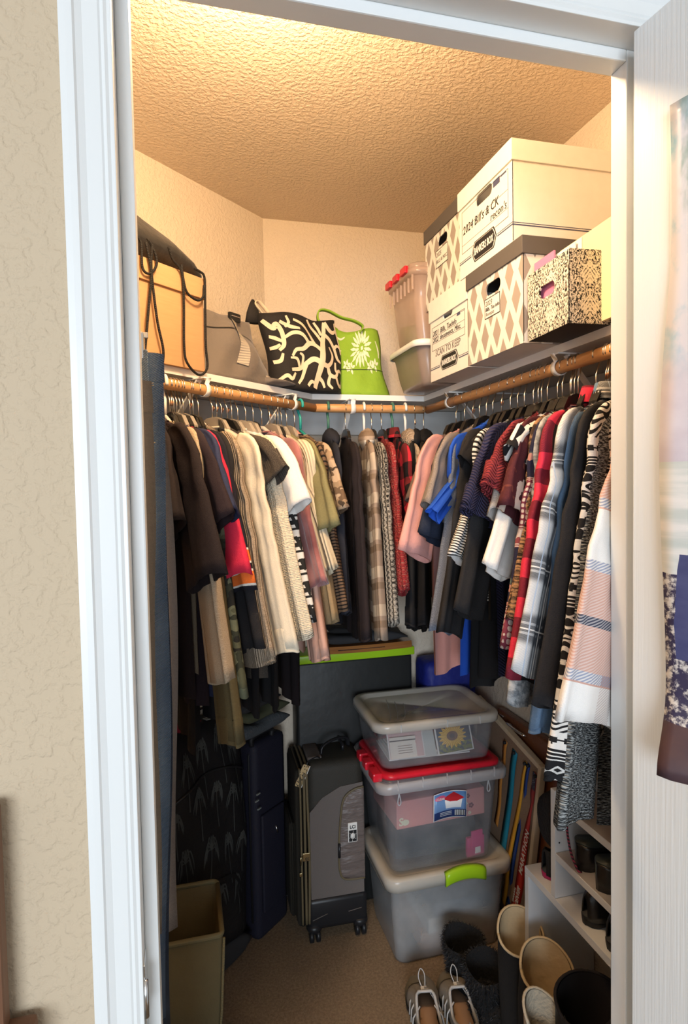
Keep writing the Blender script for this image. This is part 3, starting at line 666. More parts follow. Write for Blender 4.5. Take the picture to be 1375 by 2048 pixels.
def garment(ty, k, L_sleeve, L_body, m, name, loc, rz, label, cat, group, seed, fold=1.0, wid=1.0, cuffm=None):
    rg = np.random.RandomState(seed)
    sh = .185 * k
    zt = -.090
    L = max(.2, L_body + zt)
    ph = rg.uniform(0, 6.28, 8)
    # ---- body: stacked flat loops from neck to hem
    ds = np.concatenate([[0, .004, .010, .018, .027, .036, .044, .052, .06, .07, .085, .11], np.linspace(.14, L, 22)])
    nu = 25; un = np.linspace(-1, 1, nu); lat = np.concatenate([un, un[::-1]]); side = np.concatenate([-np.ones(nu), np.ones(nu)])
    V, UV = [], []
    for d in ds:
        if d < .06: hw = .045 + (sh - .045) * (d / .06) ** .72
        else: hw = sh * (1.0 - .10 * min(1, (d - .06) / .10) + .06 * (d / L))
        b_ = .0065 + .005 * min(1, d / .15)
        x = hw * lat; prof_ = np.sqrt(np.clip(1 - np.abs(lat) ** 5, 0, 1))
        amp = fold * (.0015 + .011 * min(1, d / .6))
        wv = np.sin(x * 55 + ph[0] + d * 2.2) * .55 + np.sin(x * 93 + ph[1] - d * 3) * .42 + np.sin(x * 21 + ph[2] + d * 5) * .4
        y = side * prof_ * b_ + amp * wv
        z = zt - d + (.006 * np.sin(x * 40 + ph[3]) * (d / L) if d > .1 else 0) - .5 * (np.abs(lat) ** 3) * .006
        V.append(np.c_[x, y, np.broadcast_to(z, x.shape)]); UV.append(np.c_[x, np.full(len(x), d)])
    v, f = loft(V, False, False)
    o = obj(name, v, f, m, uv=np.vstack(UV)); o.location = loc; o.rotation_euler = (0, 0, rz)
    tag(o, label, cat, group)
    # ---- sleeves
    z1 = -L_sleeve
    short = ty[0] == 'T'
    for sgn in ((1, -1) if ty[0] != 'S' else ()):
        if short:
            e = min(.42, max(.03, L_sleeve - .12))
            P_ = [(sh * .60, -.142), (sh * .90, -.172), (sh * (1.0 + .5 * e), min(-.19, -.172 + (z1 + .172) * .5)), (sh * (1.04 + 1.2 * e), min(z1, -.21))]
            wds = [.034 * k, .052 * k, .060 * k * wid, .066 * k * wid]; n_ = 16
        else:
            P_ = [(sh * .60, -.142), (sh * .84, -.172), (sh * .90, -.24)] + [(sh * (.90 + .60 * q), -.24 + (z1 + .24) * q) for q in (.33, .66, 1.0)]
            wds = [.034 * k, .050 * k, .050 * k * wid ** .5, .046 * k * wid, .043 * k * wid, .046 * k * wid]; n_ = 26
        c = spline([(x * sgn if sgn > 0 or x < sh * .9 else -(sh * .9 + (x - sh * .9) * .45), 0, z) for x, z in P_], n_)
        wd = spline([(w_, 0, 0) for w_ in wds], n_)[:, 0]
        t_ = np.gradient(c, axis=0); t_ /= np.linalg.norm(t_, axis=1)[:, None]
        nr = np.c_[-t_[:, 2], np.zeros(n_), t_[:, 0]] * -1.0
        arc = np.concatenate([[0], np.cumsum(np.linalg.norm(np.diff(c, axis=0), axis=1))])
        ang = np.linspace(0, 2 * np.pi, 34, endpoint=False)
        ca, sa = np.cos(ang), np.sin(ang)
        Vs, Us = [], []
        p2 = rg.uniform(0, 6.28, 5)
        for i in range(n_):
            q = i / (n_ - 1); th = .0105 * k * (1.0 + (1.0 * q * q if short else .35 * q))
            px = np.sign(ca) * np.abs(ca) ** .75; py = np.sign(sa) * np.abs(sa) ** .9
            rip = fold * (.0042 * np.sin(px * 5.5 + p2[0] + 2 * q) + .0034 * np.sin(px * 10 + p2[1] - 2.5 * q) + .0016 * np.sin(px * 19 + p2[4] + 2 * q)) * min(1, q * 3)
            cr_ = fold * .004 * np.sin(arc[i] * 75 + px * 3.5 + p2[2]) * math.exp(-((q - .45) / .22) ** 2)
            pt = c[i] + (px * wd[i])[:, None] * nr[i] + np.c_[np.zeros(34), py * th + rip + cr_, np.zeros(34)]
            if i == n_ - 1: pt = pt + t_[i] * (.004 * np.sin(ang * 2 + p2[3]))[:, None]
            Vs.append(pt); Us.append(np.c_[.3 + px * wd[i], np.full(34, arc[i] + .02)])
        # turned-in hem so the sleeve end has thickness
        inn = c[-1] + (Vs[-1] - c[-1]) * np.array([.93, .78, 1.0]); Vs.append(inn); Us.append(Us[-1])
        inn2 = inn - t_[-1] * .05; Vs.append(c[-1] - t_[-1] * .05 + (inn - c[-1]) * np.array([.9, .8, 1])); Us.append(Us[-1])
        vs, fs = loft(Vs, True, False)
        so = obj('sleeve', vs, fs, m, o, uv=np.vstack(Us))
        if 'k' in ty:
            lo, lu = [], []
            for q, sc in ((-.045, .90), (-.043, .95), (-.02, .93), (.0, .93), (.006, .96), (.008, .92), (.006, .80)):
                lo.append(c[-1] + t_[-1] * q + (Vs[n_ - 1] - c[-1]) * sc * np.array([1, 1.12, 1])); lu.append(np.c_[.3 + ca * wd[-1], np.full(34, arc[-1] + q)])
            cf_ = obj('cuff', *loft(lo, False, False), cuffm or m, so, uv=np.vstack(lu))
            if m.name == 'cloth_denim':
                for q in (-.012, -.040):
                    for yy in (-1, 1):
                        pc = c[-1] + t_[-1] * q + np.array([0, yy * .0165, 0]); sv, sf_ = tube_data([pc, pc + [0, yy * .004, 0]], .0042, 10); obj('snap', sv, sf_, m_steel, so)
    # ---- neckline: rib, collar or hood
    a_ = np.linspace(0, 2 * np.pi, 20, endpoint=False)
    if 'h' in ty:
        lo = []
        for q, (w_, d_, z) in enumerate(((.060, .014, -.128), (.078, .022, -.112), (.074, .027, -.098), (.056, .026, -.084), (.034, .018, -.072), (.010, .005, -.066))):
            lo.append(np.c_[.012 + w_ * np.cos(a_) * (1 + .08 * np.sin(3 * a_ + ph[4])), d_ * np.sin(a_) + .006, np.full(20, z) + .004 * np.sin(2 * a_ + ph[5])])
        vv, ff = loft(lo, False, True); obj('hood', vv, ff, m, o, uv=np.c_[vv[:, 0], vv[:, 2]])
    elif 'c' in ty:
        lo = []
        for w_, d_, z in ((.050, .012, zt + .006), (.047, .013, zt + .026), (.050, .017, zt + .028), (.062, .020, zt + .006), (.066, .021, zt - .004)):
            lo.append(np.c_[w_ * np.cos(a_), d_ * np.sin(a_), np.full(20, z)])
        vv, ff = loft(lo, False, False); obj('collar', vv, ff, m, o, uv=np.c_[vv[:, 0] + .2, vv[:, 2]])
    else:
        vv, ff = tube_data(np.c_[.047 * np.cos(np.linspace(0, 2 * np.pi, 21)), .0105 * np.sin(np.linspace(0, 2 * np.pi, 21)), np.full(21, zt - .003)], .0035, 6, False)
        obj('neckline', vv, ff, m, o, uv=np.c_[vv[:, 0], vv[:, 2]])
    return o

CATS = {'t_shirt': 't-shirt', 'print_blouse': 'blouse', 'quilted_sweater': 'sweater', 'knit_shirt': 'top', 'striped_shirt': 'top', 'long_sleeved_tee': 'top', 'long_sleeved_shirt': 'shirt', 'flannel_shirt': 'shirt', 'denim_shirt': 'shirt',
        'velour_shirt': 'top', 'cap_sleeved_blouse': 'top', 'fuzzy_sweater': 'top', 'acid_wash_shirt': 'top', 't_shirt_dress': 'dress', 'long_dress': 'dress', 'shirt_jacket': 'jacket'}
GRP = {'L': 'clothes on the left rod', 'B': 'clothes on the back rod', 'R': 'clothes on the right rod'}
random.seed(4)
for i, (rd, s_, th, ls, lb, ty, k, mk, hg, nm, lab, short, wid) in enumerate(GARMENTS):
    th = R(th)
    if rd == 'L': p_ = wl(s_, .30); ud = LN * math.cos(th) + LD * math.sin(th)
    elif rd == 'R': p_ = np.array([.785, s_]); ud = np.array([-math.cos(th), -math.sin(th)])
    else: p_ = np.array([s_, 1.89]); ud = np.array([-math.sin(th), -math.cos(th)])
    rz = math.atan2(ud[1], ud[0])
    loc = (p_[0], p_[1], RZ)
    garment(ty, k, ls, lb, CL[mk], nm, loc, rz, lab, CATS.get(nm, nm.replace('_', ' ')), GRP[rd], 100 + i, fold=.75 if rd != 'B' else .6, wid=wid)
    hanger(hg, loc, rz, k, short)
# ================================================================ things on the shelf
m_ink = mat('black_ink', (.012, .012, .014), .6); m_navyink = mat('navy_ink', (.06, .07, .14), .6); m_greyink = mat('pencil_ink', (.16, .14, .13), .7)
m_whiteboard = mat('white_cardboard', (.76, .74, .70), .8, pat=lambda u, v, p: mix(noise(p, 40, 3), (.72, .70, .66), (.80, .78, .74)))
m_kraft = mat('brown_cardboard', (.52, .31, .15), .8, pat=lambda u, v, p: mix(noise(vec(p.t, u * 5, v * 5, p.z * 60), 3, 4), (.46, .25, .115), (.55, .315, .155)))
m_greylid = mat('grey_cardboard_lid', (.095, .085, .08), .7)
def trellis(u, v, p):
    a = frac(u / .056 + v / .110 + .23); b_ = frac(u / .056 - v / .110 + .11)
    return mix((a > .34) * (b_ > .34), (.76, .73, .68), (.33, .285, .255))
m_trellis = mat('grey_trellis_print', (.6, .6, .6), .7, pat=trellis, coords='UV')
m_shadein = mat('painted_shade_interior', (.05, .045, .04), .9)  # near-black fill paints the shade seen through the hand holes
m_paper = mat('white_paper', (.80, .78, .74), .8)

def face_hole(wy, z0, z1, hy, hz, hcz, t):
    """front panel (faces -x) with a rounded hand hole; y from 0 to wy"""
    n = 8; inner = rrect(hy, hz, min(hy, hz) * .95, n); m_ = len(inner)
    cy, cz = wy / 2, hcz
    outer = rrect(wy / 2, (z1 - z0) / 2, .0004, n) + [0, (z0 + z1) / 2 - cz]
    mb = MB()
    lo = [np.c_[np.zeros(m_), cy + outer[:, 0], cz + outer[:, 1]], np.c_[np.zeros(m_), cy + inner[:, 0], cz + inner[:, 1]], np.c_[np.full(m_, t), cy + inner[:, 0], cz + inner[:, 1]]]
    v, f = loft(lo, False, False); mb.add(v, f, v[:, [1, 2]]); return mb

def storage_box(name, x0, x1, y0, y1, z0, z1, lid, m_body, m_lid, label, group=None, hole=(.032, .012, .72), lid_drop=.03, sidem=None, inside=None):
    """cardboard file box; front faces -x; lid overhangs"""
    o = empty(name, (x0, y0, z0)); tag(o, label, 'box', group)
    W_, D_, H = x1 - x0, y1 - y0, z1 - z0; t = .003
    mb = face_hole(D_, 0, H, hole[0], hole[1], H * hole[2], t)
    for b_ in ((t, W_, 0, t, 0, H), (t, W_, D_ - t, D_, 0, H), (W_ - t, W_, t, D_ - t, 0, H)):
        v, f = box_data(*b_); mb.add(v, f, np.c_[v[:, 1] + v[:, 0], v[:, 2]])
    mb.build('body', m_body, o); box('base', .0005, W_ - .0005, .0005, D_ - .0005, 0, t, m_whiteboard, o)
    box('contents', .012, W_ - .01, .006, D_ - .006, t, H * (hole[2] - .06), inside or m_shadein, o)
    if lid:
        e = .004
        v, f = box_data(-e, W_ + e, -e, D_ + e, H - lid_drop, H + .003, .0012)
        obj('lid', v, f, m_lid, o, smooth=False)
    return o, W_, D_, H
RV, UV_ = (0, -1, 0), (0, 0, 1)
def ftext(o, s_, size, y_left, z, D_, m=m_ink, shear=.0, sx=1.0, tilt=0.0, x=-.0006, bold=0.0):
    return txt(s_, size, (x, D_ - y_left, z), (0, -1, tilt), UV_, m, o, shear=shear, sx=sx, bold=bold)
def bar_(o, name, y0, y1, z0, z1, D_, m=m_ink, x=-.0005):
    v, f = box_data(x, x + .0004, D_ - y1, D_ - y0, z0, z1); return obj(name, v, f, m, o, smooth=False)
def frame_(o, y0, y1, z0, z1, D_, w=.0012, m=m_ink, name='printed_frame'):
    mb = MB()
    for a in ((y0, y1, z0, z0 + w), (y0, y1, z1 - w, z1), (y0, y0 + w, z0, z1), (y1 - w, y1, z0, z1)):
        mb.add(*box_data(-.0006, -.0002, D_ - a[1], D_ - a[0], a[2], a[3]))
    return mb.build(name, m, o)
def logo_badge(o, yc, zc, w, h, D_):
    """dark elongated octagon badge with outlined edge and white lettering"""
    def octo(a, b_): return np.array([(-a * .78, -b_), (a * .78, -b_), (a * .9, -b_ * .55), (a, 0), (a * .9, b_ * .55), (a * .78, b_), (-a * .78, b_), (-a * .9, b_ * .55), (-a, 0), (-a * .9, -b_ * .55)])
    for nm, k, m, x in (('badge_rim', 1.0, m_ink, -.0004), ('badge_line', .94, m_paper, -.0007), ('badge', .90, m_ink, -.0010)):
        q = octo(w / 2 * k, h / 2 * (k if k == 1 else k - .05))
        obj(nm, *loft([np.c_[np.full(10, 0), D_ - yc - q[:, 0], zc + q[:, 1]], np.c_[np.full(10, x), D_ - yc - q[:, 0], zc + q[:, 1]]]), m, o, smooth=False)
    tx = txt('BANKERS BOX', h * .50, (-.0014, D_ - yc, zc - h * .18), RV, UV_, m_paper, o, align='CENTER', sx=w / h * .235, bold=.0004)
    return tx
def two_stripes(o, D_, z, gaps, wside, H):
    for dz in (0, .0052):
        w = .0024 if dz == 0 else .0012
        for a, b_ in gaps: box('printed_stripe', -.0006, 0, D_ - b_, D_ - a, z + dz, z + dz + w, m_navyink, o)
        box('printed_stripe', 0, wside, -.0006, 0, z + dz, z + dz + w, m_navyink, o)

# lower white file box (under the far trellis box)
o, W_, D_, H = storage_box('file_box', .706, 1.055, 1.434, 1.672, SZ, 2.014, True, m_whiteboard, m_whiteboard, 'small white file box with SCAN TO KEEP handwriting, bottom of the far stack', 'white file boxes', (.030, .011, .75), .055)
frame_(o, .012, .222, .085, .150, D_, .0008); bar_(o, 'printed_rule', .012, .222, .122, .1226, D_); bar_(o, 'printed_rule', .012, .222, .104, .1046, D_)
ftext(o, '2021  Bills, TaxInfo', .020, .018, .125, D_, shear=.25); ftext(o, '2022  documents, Misc.', .019, .018, .107, D_, shear=.25)
ftext(o, 'SCAN TO KEEP', .025, .035, .084 - .018, D_, m_greyink, shear=.1, sx=.95)
bar_(o, 'printed_block', .176, .196, .142, .150, D_, m_navyink); bar_(o, 'printed_rule', .199, .22, .146, .1472, D_, m_navyink)
logo_badge(o, .125, .040, .115, .040, D_); two_stripes(o, D_, .032, ((0, .064), (.186, D_)), W_, H)

# near trellis box with grey lid
o, W_, D_, H = storage_box('patterned_file_box', .702, 1.055, 1.168, 1.424, SZ, 2.010, True, m_trellis, m_greylid, 'grey trellis file box with grey lid labelled 2023, under the large white file box', 'trellis file boxes', (.034, .014, .71), .034)
bar_(o, 'label_card', .088, .160, .090, .136, D_, m_whiteboard); frame_(o, .088, .160, .090, .136, D_, .002)
ftext(o, '2023', .016, .092, .119, D_, shear=.2); ftext(o, 'Bills, Tax info', .012, .092, .107, D_, shear=.2, x=-.001); ftext(o, 'Receipts', .012, .092, .096, D_, shear=.2)

# large white file box on top of it
o, W_, D_, H = storage_box('file_box', .700, 1.055, 1.205, 1.462, 2.0135, 2.226, True, m_whiteboard, m_whiteboard, 'large white file box marked 2024, topmost of the near stack by the ceiling', 'white file boxes', (.040, .013, .73), .042, inside=m_whiteboard)
frame_(o, .014, .240, .060, .162, D_, .0008); bar_(o, 'printed_rule', .014, .240, .118, .1186, D_); bar_(o, 'printed_rule', .014, .240, .079, .0796, D_)
ftext(o, "2024 Bill's & CK", .029, .020, .104, D_, shear=.15, sx=.93); ftext(o, "recon's", .025, .160, .082, D_, shear=.15)
bar_(o, 'printed_block', .174, .204, .150, .164, D_, m_navyink); bar_(o, 'printed_rule', .207, .232, .158, .161, D_, m_navyink)
logo_badge(o, .128, .042, .120, .048, D_); two_stripes(o, D_, .036, ((0, .064), (.192, D_)), W_ * .82, H)

# far trellis box on the lower white box
o, W_, D_, H = storage_box('patterned_file_box', .730, 1.055, 1.510, 1.760, 2.0175, 2.252, True, m_trellis, m_greylid, 'grey trellis file box with grey lid labelled 2025, topmost of the far stack', 'trellis file boxes', (.032, .013, .72), .036, inside=m_whiteboard)
bar_(o, 'label_card', .078, .160, .100, .150, D_, m_whiteboard); frame_(o, .078, .160, .100, .150, D_, .002)
ftext(o, '2025', .017, .082, .131, D_, shear=.2); ftext(o, 'BILLS & MISC.', .0145, .082, .113, D_, sx=.9)

# open damask box
def damask(u, v, p):
    px, py = .105, .125
    fy = v / py; row = floor_(fy); x = abs_(frac(u / px + .35) - .5) * 2.0; y = frac(fy)
    q = vec(p.t, x * 2.0, y * 2.4, row * 0.0)
    n = noise(q, 2.6, 2, .5); n2 = noise(vec(p.t, x * 3.0 + 5.0, y * 3.4), 3.0, 1.5)
    leaf = abs_(frac((n + n2 * .35) * 5.5) - .5)
    r_ = sqrt_((x * .55) * (x * .55) + (y - .45) * (y - .45) * 1.6)
    core = sin_(r_ * 46.0 + at2(x + .02, y - .45) * 3.0) > -.15
    c = mix(leaf < .17, (.76, .71, .62), (.014, .013, .013))
    n3 = noise(vec(p.t, x * 7.0 + 2.0, y * 8.0), 2.2, 1)
    c = mix((abs_(frac(n3 * 4.0) - .5) < .10), c, (.014, .013, .013))
    c = mix((x + abs_(frac(y * 2.0) - .5) * 1.1 < .42) * (sin_(y * 90.0 + x * 50.0) > -.2), c, (.76, .71, .62))
    return c
m_damask = mat('black_damask_print', (.4, .4, .4), .65, pat=damask, coords='UV')
o = empty('damask_file_box', (.707, 1.158, SZ), R(-3.0)); tag(o, 'black and cream damask file box without a lid holding papers, at the shelf end', 'box')
D_, W_, H = .150, .315, .134
mb = MB(); hb = face_hole(D_, 0, H, .028, .0125, H * .62, .003)
v = np.vstack(hb.v); v[:, 1] -= D_; mb.add(v, hb.f, v[:, [1, 2]])
for b_ in ((.003, W_, -D_, -D_ + .003, 0, H + .002), (.003, W_, -.003, 0, 0, H), (W_ - .003, W_, -D_, 0, 0, H + .002)):
    v, f = box_data(*b_); mb.add(v, f, np.c_[v[:, 1] - v[:, 0], v[:, 2]])
mb.build('body', m_damask, o); box('base', .0005, W_ - .0005, -D_ + .0005, -.0005, 0, .003, m_ink, o)
m_pinkfolder = mat('pink_folder', (.66, .22, .40), .6); m_cream = mat('cream_folder', (.80, .72, .46), .7)
def sheet(name, loc, rz, w, h, t, m, label, cat, tilt=0.0, group=None, b=.0005):
    o = empty(name, loc, rz); tag(o, label, cat, group); o.rotation_euler[1] = tilt
    box('cover', 0, t, -w, 0, 0, h, m, o, b); box('pages', t, t + .0015, -w + .003, -.003, .001, h - .003, m_paper, o); return o
sheet('folder', (.7165, 1.149, SZ + .005), R(-3), .075, .152, .004, m_pinkfolder, 'pink folder standing in the front of the damask box', 'folder', R(0))
for k in range(3):
    sheet('paper_sheaf', (.724 + .005 * k, 1.120 - .012 * k, SZ + .005), R(-3), .085, .146 + .004 * k, .002, m_paper, ('first', 'second', 'tallest')[k] + ' white paper sheet standing behind the pink folder in the damask box', 'paper', group='papers in the damask box')
sheet('folder', (.782, 1.144, SZ + .005), R(-93), .008, .18, .2, m_cream, 'tall cream folder standing lengthways in the damask box', 'folder')
m_yel = mat('yellow_cardboard', (.85, .62, .12), .6); m_teal = mat('teal_cardboard', (.04, .24, .32), .6)
o = empty('gift_box', (.775, .870, SZ)); tag(o, 'small teal blue box with yellow lid at the doorway end of the right shelf', 'box')
box('body', 0, .2, 0, .098, 0, .075, m_teal, o, .001); box('lid', -.004, .204, -.004, .102, .076, .118, m_yel, o, .001)

# ---- left shelf: cardboard box with lid, facing the room
def left_frame(name, s_, off, z):
    p_ = wl(s_, off); ex = -LD
    return empty(name, (p_[0], p_[1], z), math.atan2(ex[1], ex[0]))       # local x: away along the wall, local -y: into the room
o = left_frame('cardboard_box', .935, .286, SZ); tag(o, 'plain brown cardboard box with lid at the left end of the shelf', 'box')
box('body', 0, .355, .002, .266, 0, .215, m_kraft, o, .001); box('lid', -.005, .3605, -.004, .270, .178, .228, m_kraft, o, .0015)
# black drawstring bag draped on it
m_blackcloth = mat('black_nylon', (.018, .017, .017), .45, bump=lambda u, v, p: noise(p, 30, 4), bdist=.004, sheen=.2)
m_cord = mat('black_cord', (.012, .011, .011), .7, bump=lambda u, v, p: sin_((u + v + p.z) * 1500.0), bdist=.0006)
o = left_frame('drawstring_bag', .93, .16, SZ + .231); tag(o, 'black drawstring bag with hanging black cords lying on the brown cardboard box', 'bag')
lo = []; a_ = np.linspace(0, 2 * np.pi, 28, endpoint=False)
for x, h, d in ((0, .12, .10), (.06, .165, .12), (.13, .165, .125), (.20, .150, .125), (.27, .125, .122), (.33, .092, .115), (.365, .055, .105), (.385, .035, .085), (.392, .014, .05)):
    yy = d * np.sign(np.cos(a_)) * np.abs(np.cos(a_)) ** .8; zz = h * .5 * (1 + np.sign(np.sin(a_)) * np.abs(np.sin(a_)) ** 1.2)
    zz = zz * (1 - .35 * np.clip(-yy / d, 0, 1)) + .006 * np.sin(yy * 60 + x * 30) * (zz / h); drop = np.where(x > .362, -.02 * (x - .362) / .03, 0)
    lo.append(np.c_[x + .004 * np.sin(a_ * 5), yy, np.maximum(zz, 0.0) + drop])
obj('bag_body', *loft(lo), m_blackcloth, o)
def lp(L): return [(.93 - s_, .16 - .2995 if False else .16 - .2985, z - (SZ + .231)) for s_, z in L]
tube('cord', spline(lp([(.70, 2.060), (.688, 2.034), (.662, 2.012), (.658, 1.948), (.661, 1.841), (.653, 1.801), (.616, 1.777), (.587, 1.799), (.59, 1.854), (.588, 1.964), (.588, 2.020), (.603, 2.030), (.62, 2.032)]), 70), .0030, m_cord, o)
tube('cord', spline(lp([(.662, 2.03), (.657, 1.995), (.646, 1.968), (.614, 1.958), (.594, 1.972), (.590, 2.0)]), 24), .0030, m_cord, o)
tube('cord', spline(lp([(.80, 2.06), (.779, 2.045), (.777, 1.991), (.757, 1.983), (.737, 2.008), (.741, 2.035), (.76, 2.06)]), 34), .0030, m_cord, o)
tube('cord', spline(lp([(.765, 2.05), (.753, 1.986), (.764, 1.9), (.778, 1.80), (.78, 1.77)]), 24), .0030, m_cord, o)
tube('cord', spline(lp([(.748, 2.05), (.752, 1.988), (.74, 1.884), (.725, 1.819), (.731, 1.773)]), 24), .0030, m_cord, o)

# ---- soft bags
def soft_bag(name, loc, rz, W0, W1, H, D0, D1, m, label, lean=0.0, sag=.03, seed=1, wr=.006, nrow=18, e=2.6):
    """pillowy bag: rows of closed loops; returns (thing, body, surface function of (u,v) on the front)"""
    rg = np.random.RandomState(seed); ph = rg.uniform(0, 6.28, 6)
    o = empty(name, loc, rz); tag(o, label, 'bag')
    def half(v):
        return (W0 + (W1 - W0) * v) * .5, (D0 + (D1 - D0) * v) * .5 * (1 - .15 * abs(2 * v - 1))
    def pt(u, v, s_):
        w, d = half(v); y = s_ * d * max(0.0, 1 - abs(u) ** e) ** .5
        y += wr * (math.sin(u * 4.5 + v * 6 + ph[0]) + .6 * math.sin(u * 9 - v * 8 + ph[1])) * (.5 if s_ > 0 else 1) * max(0, 1 - abs(u)) ** .3
        z = v * H - sag * v ** 2 * (1 - u * u) ; z += .006 * math.sin(u * 5 + ph[2]) * v
        return np.array([u * w + .006 * math.sin(v * 7 + ph[3]), y + lean * v, max(z, 0.0)])
    us = np.linspace(-1, 1, 23)
    lo = []
    for v in np.linspace(0, 1, nrow):
        lo.append(np.array([pt(u, v, -1) for u in us] + [pt(u, v, 1) for u in us[::-1][1:-1]]))
    v, f = loft(lo); b_ = obj('bag_body', v, f, m, o, uv=np.vstack([np.c_[l[:, 0], l[:, 2]] for l in lo]))
    def surf(u, v, off=.0012):
        p_ = pt(u, v, -1); a = pt(min(u + .02, 1), v, -1) - pt(max(u - .02, -1), v, -1); c = pt(u, min(v + .02, 1), -1) - pt(u, max(v - .02, 0), -1)
        n = np.cross(a, c); n /= np.linalg.norm(n) + 1e-9
        if n[1] > 0: n = -n
        return p_ + n * off
    return o, b_, surf
def print_strokes(name, strokes, surf, asp, m, parent, off=.0012):
    """strokes: list of (points[(u,v)], widths); laid on a surface as thin print"""
    mb = MB()
    for pts, ws in strokes:
        c = spline(pts, max(6, 7 * len(pts))); w = np.interp(np.linspace(0, 1, len(c)), np.linspace(0, 1, len(ws)), ws)
        t = np.gradient(c * [asp, 1], axis=0); t /= np.linalg.norm(t, axis=1)[:, None] + 1e-9
        nr = np.c_[-t[:, 1] / asp, t[:, 0]]
        rows = []
        for i in range(len(c)):
            a = np.clip(c[i] + nr[i] * w[i], [-.97, .01], [.97, .985]); b_ = np.clip(c[i] - nr[i] * w[i], [-.97, .01], [.97, .985])
            rows.append(np.array([surf(*a, off), surf(*((a + b_) / 2), off), surf(*b_, off)]))
        mb.add(*loft(rows, False, False, False))
    return mb.build(name, m, parent, True)
# grey duffel with silver strap
m_greycloth = mat('grey_duffel_fabric', (.15, .125, .105), .75, bump=lambda u, v, p: noise(p, 16, 4) + noise(p, 600, 1) * .06, bdist=.007, sheen=.2)
m_silver = mat('silver_grey_strap', (.50, .45, .38), .35, .25, bump=lambda u, v, p: sin_(p.z * 900.0) + noise(p, 90, 2), bdist=.0008); m_buckle = mat('black_buckle', (.015, .015, .015), .35)
p_ = wl(.405, .168)
DUF = (p_[0], p_[1], SZ + .001)
o, b_, sf = soft_bag('duffel_bag', DUF, math.atan2(-LD[1], -LD[0]), .33, .25, .205, .24, .16, m_greycloth, 'grey fabric duffel bag with silver strap and black buckle beside the brown cardboard box', lean=.03, sag=.02, seed=5, wr=.009)
print_strokes('strap', [([(.12, .97), (.06, .7), (-.02, .4), (-.08, .22)], [.075, .075, .075])], sf, .7, m_silver, o, .004)
print_strokes('seam', [([(-.95, .70), (-.3, .74), (.3, .70), (.9, .55)], [.008, .008])], sf, .7, m_buckle, o, .002)
print_strokes('strap_end', [([(.50, .10), (.62, .10), (.74, .09)], [.035, .035])], sf, .7, m_silver, o, .004)
q = sf(.12, .97, .006); bk = box('buckle', q[0] - .022, q[0] + .022, q[1] - .006, q[1] + .004, q[2] - .014, q[2] + .010, m_buckle, o, .003)
box('buckle_bar', q[0] - .016, q[0] + .016, q[1] - .008, q[1] - .005, q[2] - .002, q[2] + .001, m_steel, o, .0005)
lo = []
for k, (x, w) in enumerate(((.08, .10), (.13, .11), (.18, .10), (.22, .07), (.245, .02))):
    lo.append(np.array([(x + .0, -.02 + w * math.cos(t) - .01, .012 + .011 * math.sin(t) * (1.2 - .15 * k)) for t in np.linspace(0, 2 * np.pi, 16, endpoint=False)]))
obj('side_flap', *loft(lo), m_greycloth, o)

# black tote with cream branching coral print
m_blackcanvas = mat('black_canvas', (.014, .012, .011), .8, bump=lambda u, v, p: noise(p, 500, 1), bdist=.0008)
m_creamprint = mat('cream_print', (.74, .60, .42), .8)
o, b_, sf = soft_bag('coral_print_tote', (.392, 1.908, SZ + .001), R(20), .250, .285, .240, .13, .09, m_blackcanvas, 'black tote with cream branching coral print lying against the corner', lean=.05, sag=.004, seed=11, wr=.007)
CO = [([(.02, .02), (.10, .18), (.16, .36), (.22, .52), (.34, .66), (.48, .80), (.55, .97)], [.030, .034, .036, .03, .024, .02]),
      ([(.16, .36), (-.02, .40), (-.18, .34), (-.36, .26), (-.60, .24)], [.028, .026, .022, .016]), ([(-.18, .34), (-.30, .16), (-.44, .06)], [.022, .018, .012]), ([(-.36, .26), (-.44, .38), (-.60, .40)], [.018, .016, .01]),
      ([(.22, .52), (.08, .60), (-.08, .60), (-.26, .52), (-.44, .50), (-.55, .42)], [.026, .026, .022, .018, .012]), ([(-.08, .60), (-.20, .70), (-.40, .72), (-.62, .66)], [.022, .022, .018, .012]),
      ([(.08, .60), (.02, .74), (-.10, .84), (-.30, .90)], [.022, .02, .02, .014]), ([(-.62, .88), (-.40, .80), (-.22, .78)], [.016, .02, .012]), ([(-.95, .90), (-.80, .80), (-.70, .84), (-.62, .74), (-.66, .58), (-.80, .50)], [.02, .03, .026, .022, .014]),
      ([(-.92, .68), (-.80, .66), (-.66, .62)], [.016, .022, .016]), ([(-.95, .34), (-.82, .36), (-.74, .46)], [.02, .02, .012]), ([(-.88, .10), (-.72, .16), (-.60, .12), (-.50, .20)], [.014, .02, .018, .012]),
      ([(.34, .66), (.28, .80), (.16, .90), (.10, .97)], [.022, .022, .02, .016]), ([(.55, .97), (.66, .86), (.78, .82), (.92, .86)], [.018, .022, .02, .012]), ([(.48, .80), (.62, .72), (.70, .60), (.72, .46), (.84, .40)], [.022, .022, .022, .02, .012]),
      ([(.70, .60), (.82, .64), (.92, .60)], [.016, .016, .01]), ([(.16, .36), (.34, .34), (.48, .40), (.56, .50), (.52, .62)], [.024, .024, .022, .018, .012]), ([(.34, .34), (.44, .22), (.60, .20), (.70, .28), (.84, .26)], [.022, .022, .02, .018, .012]),
      ([(.44, .22), (.40, .10), (.50, .03)], [.018, .018, .012]), ([(.10, .18), (.24, .12), (.30, .04)], [.02, .018, .012]), ([(.60, .20), (.70, .10), (.84, .08), (.92, .16)], [.016, .018, .02, .014]), ([(-.20, .04), (-.08, .10), (.04, .08)], [.014, .018, .012])]
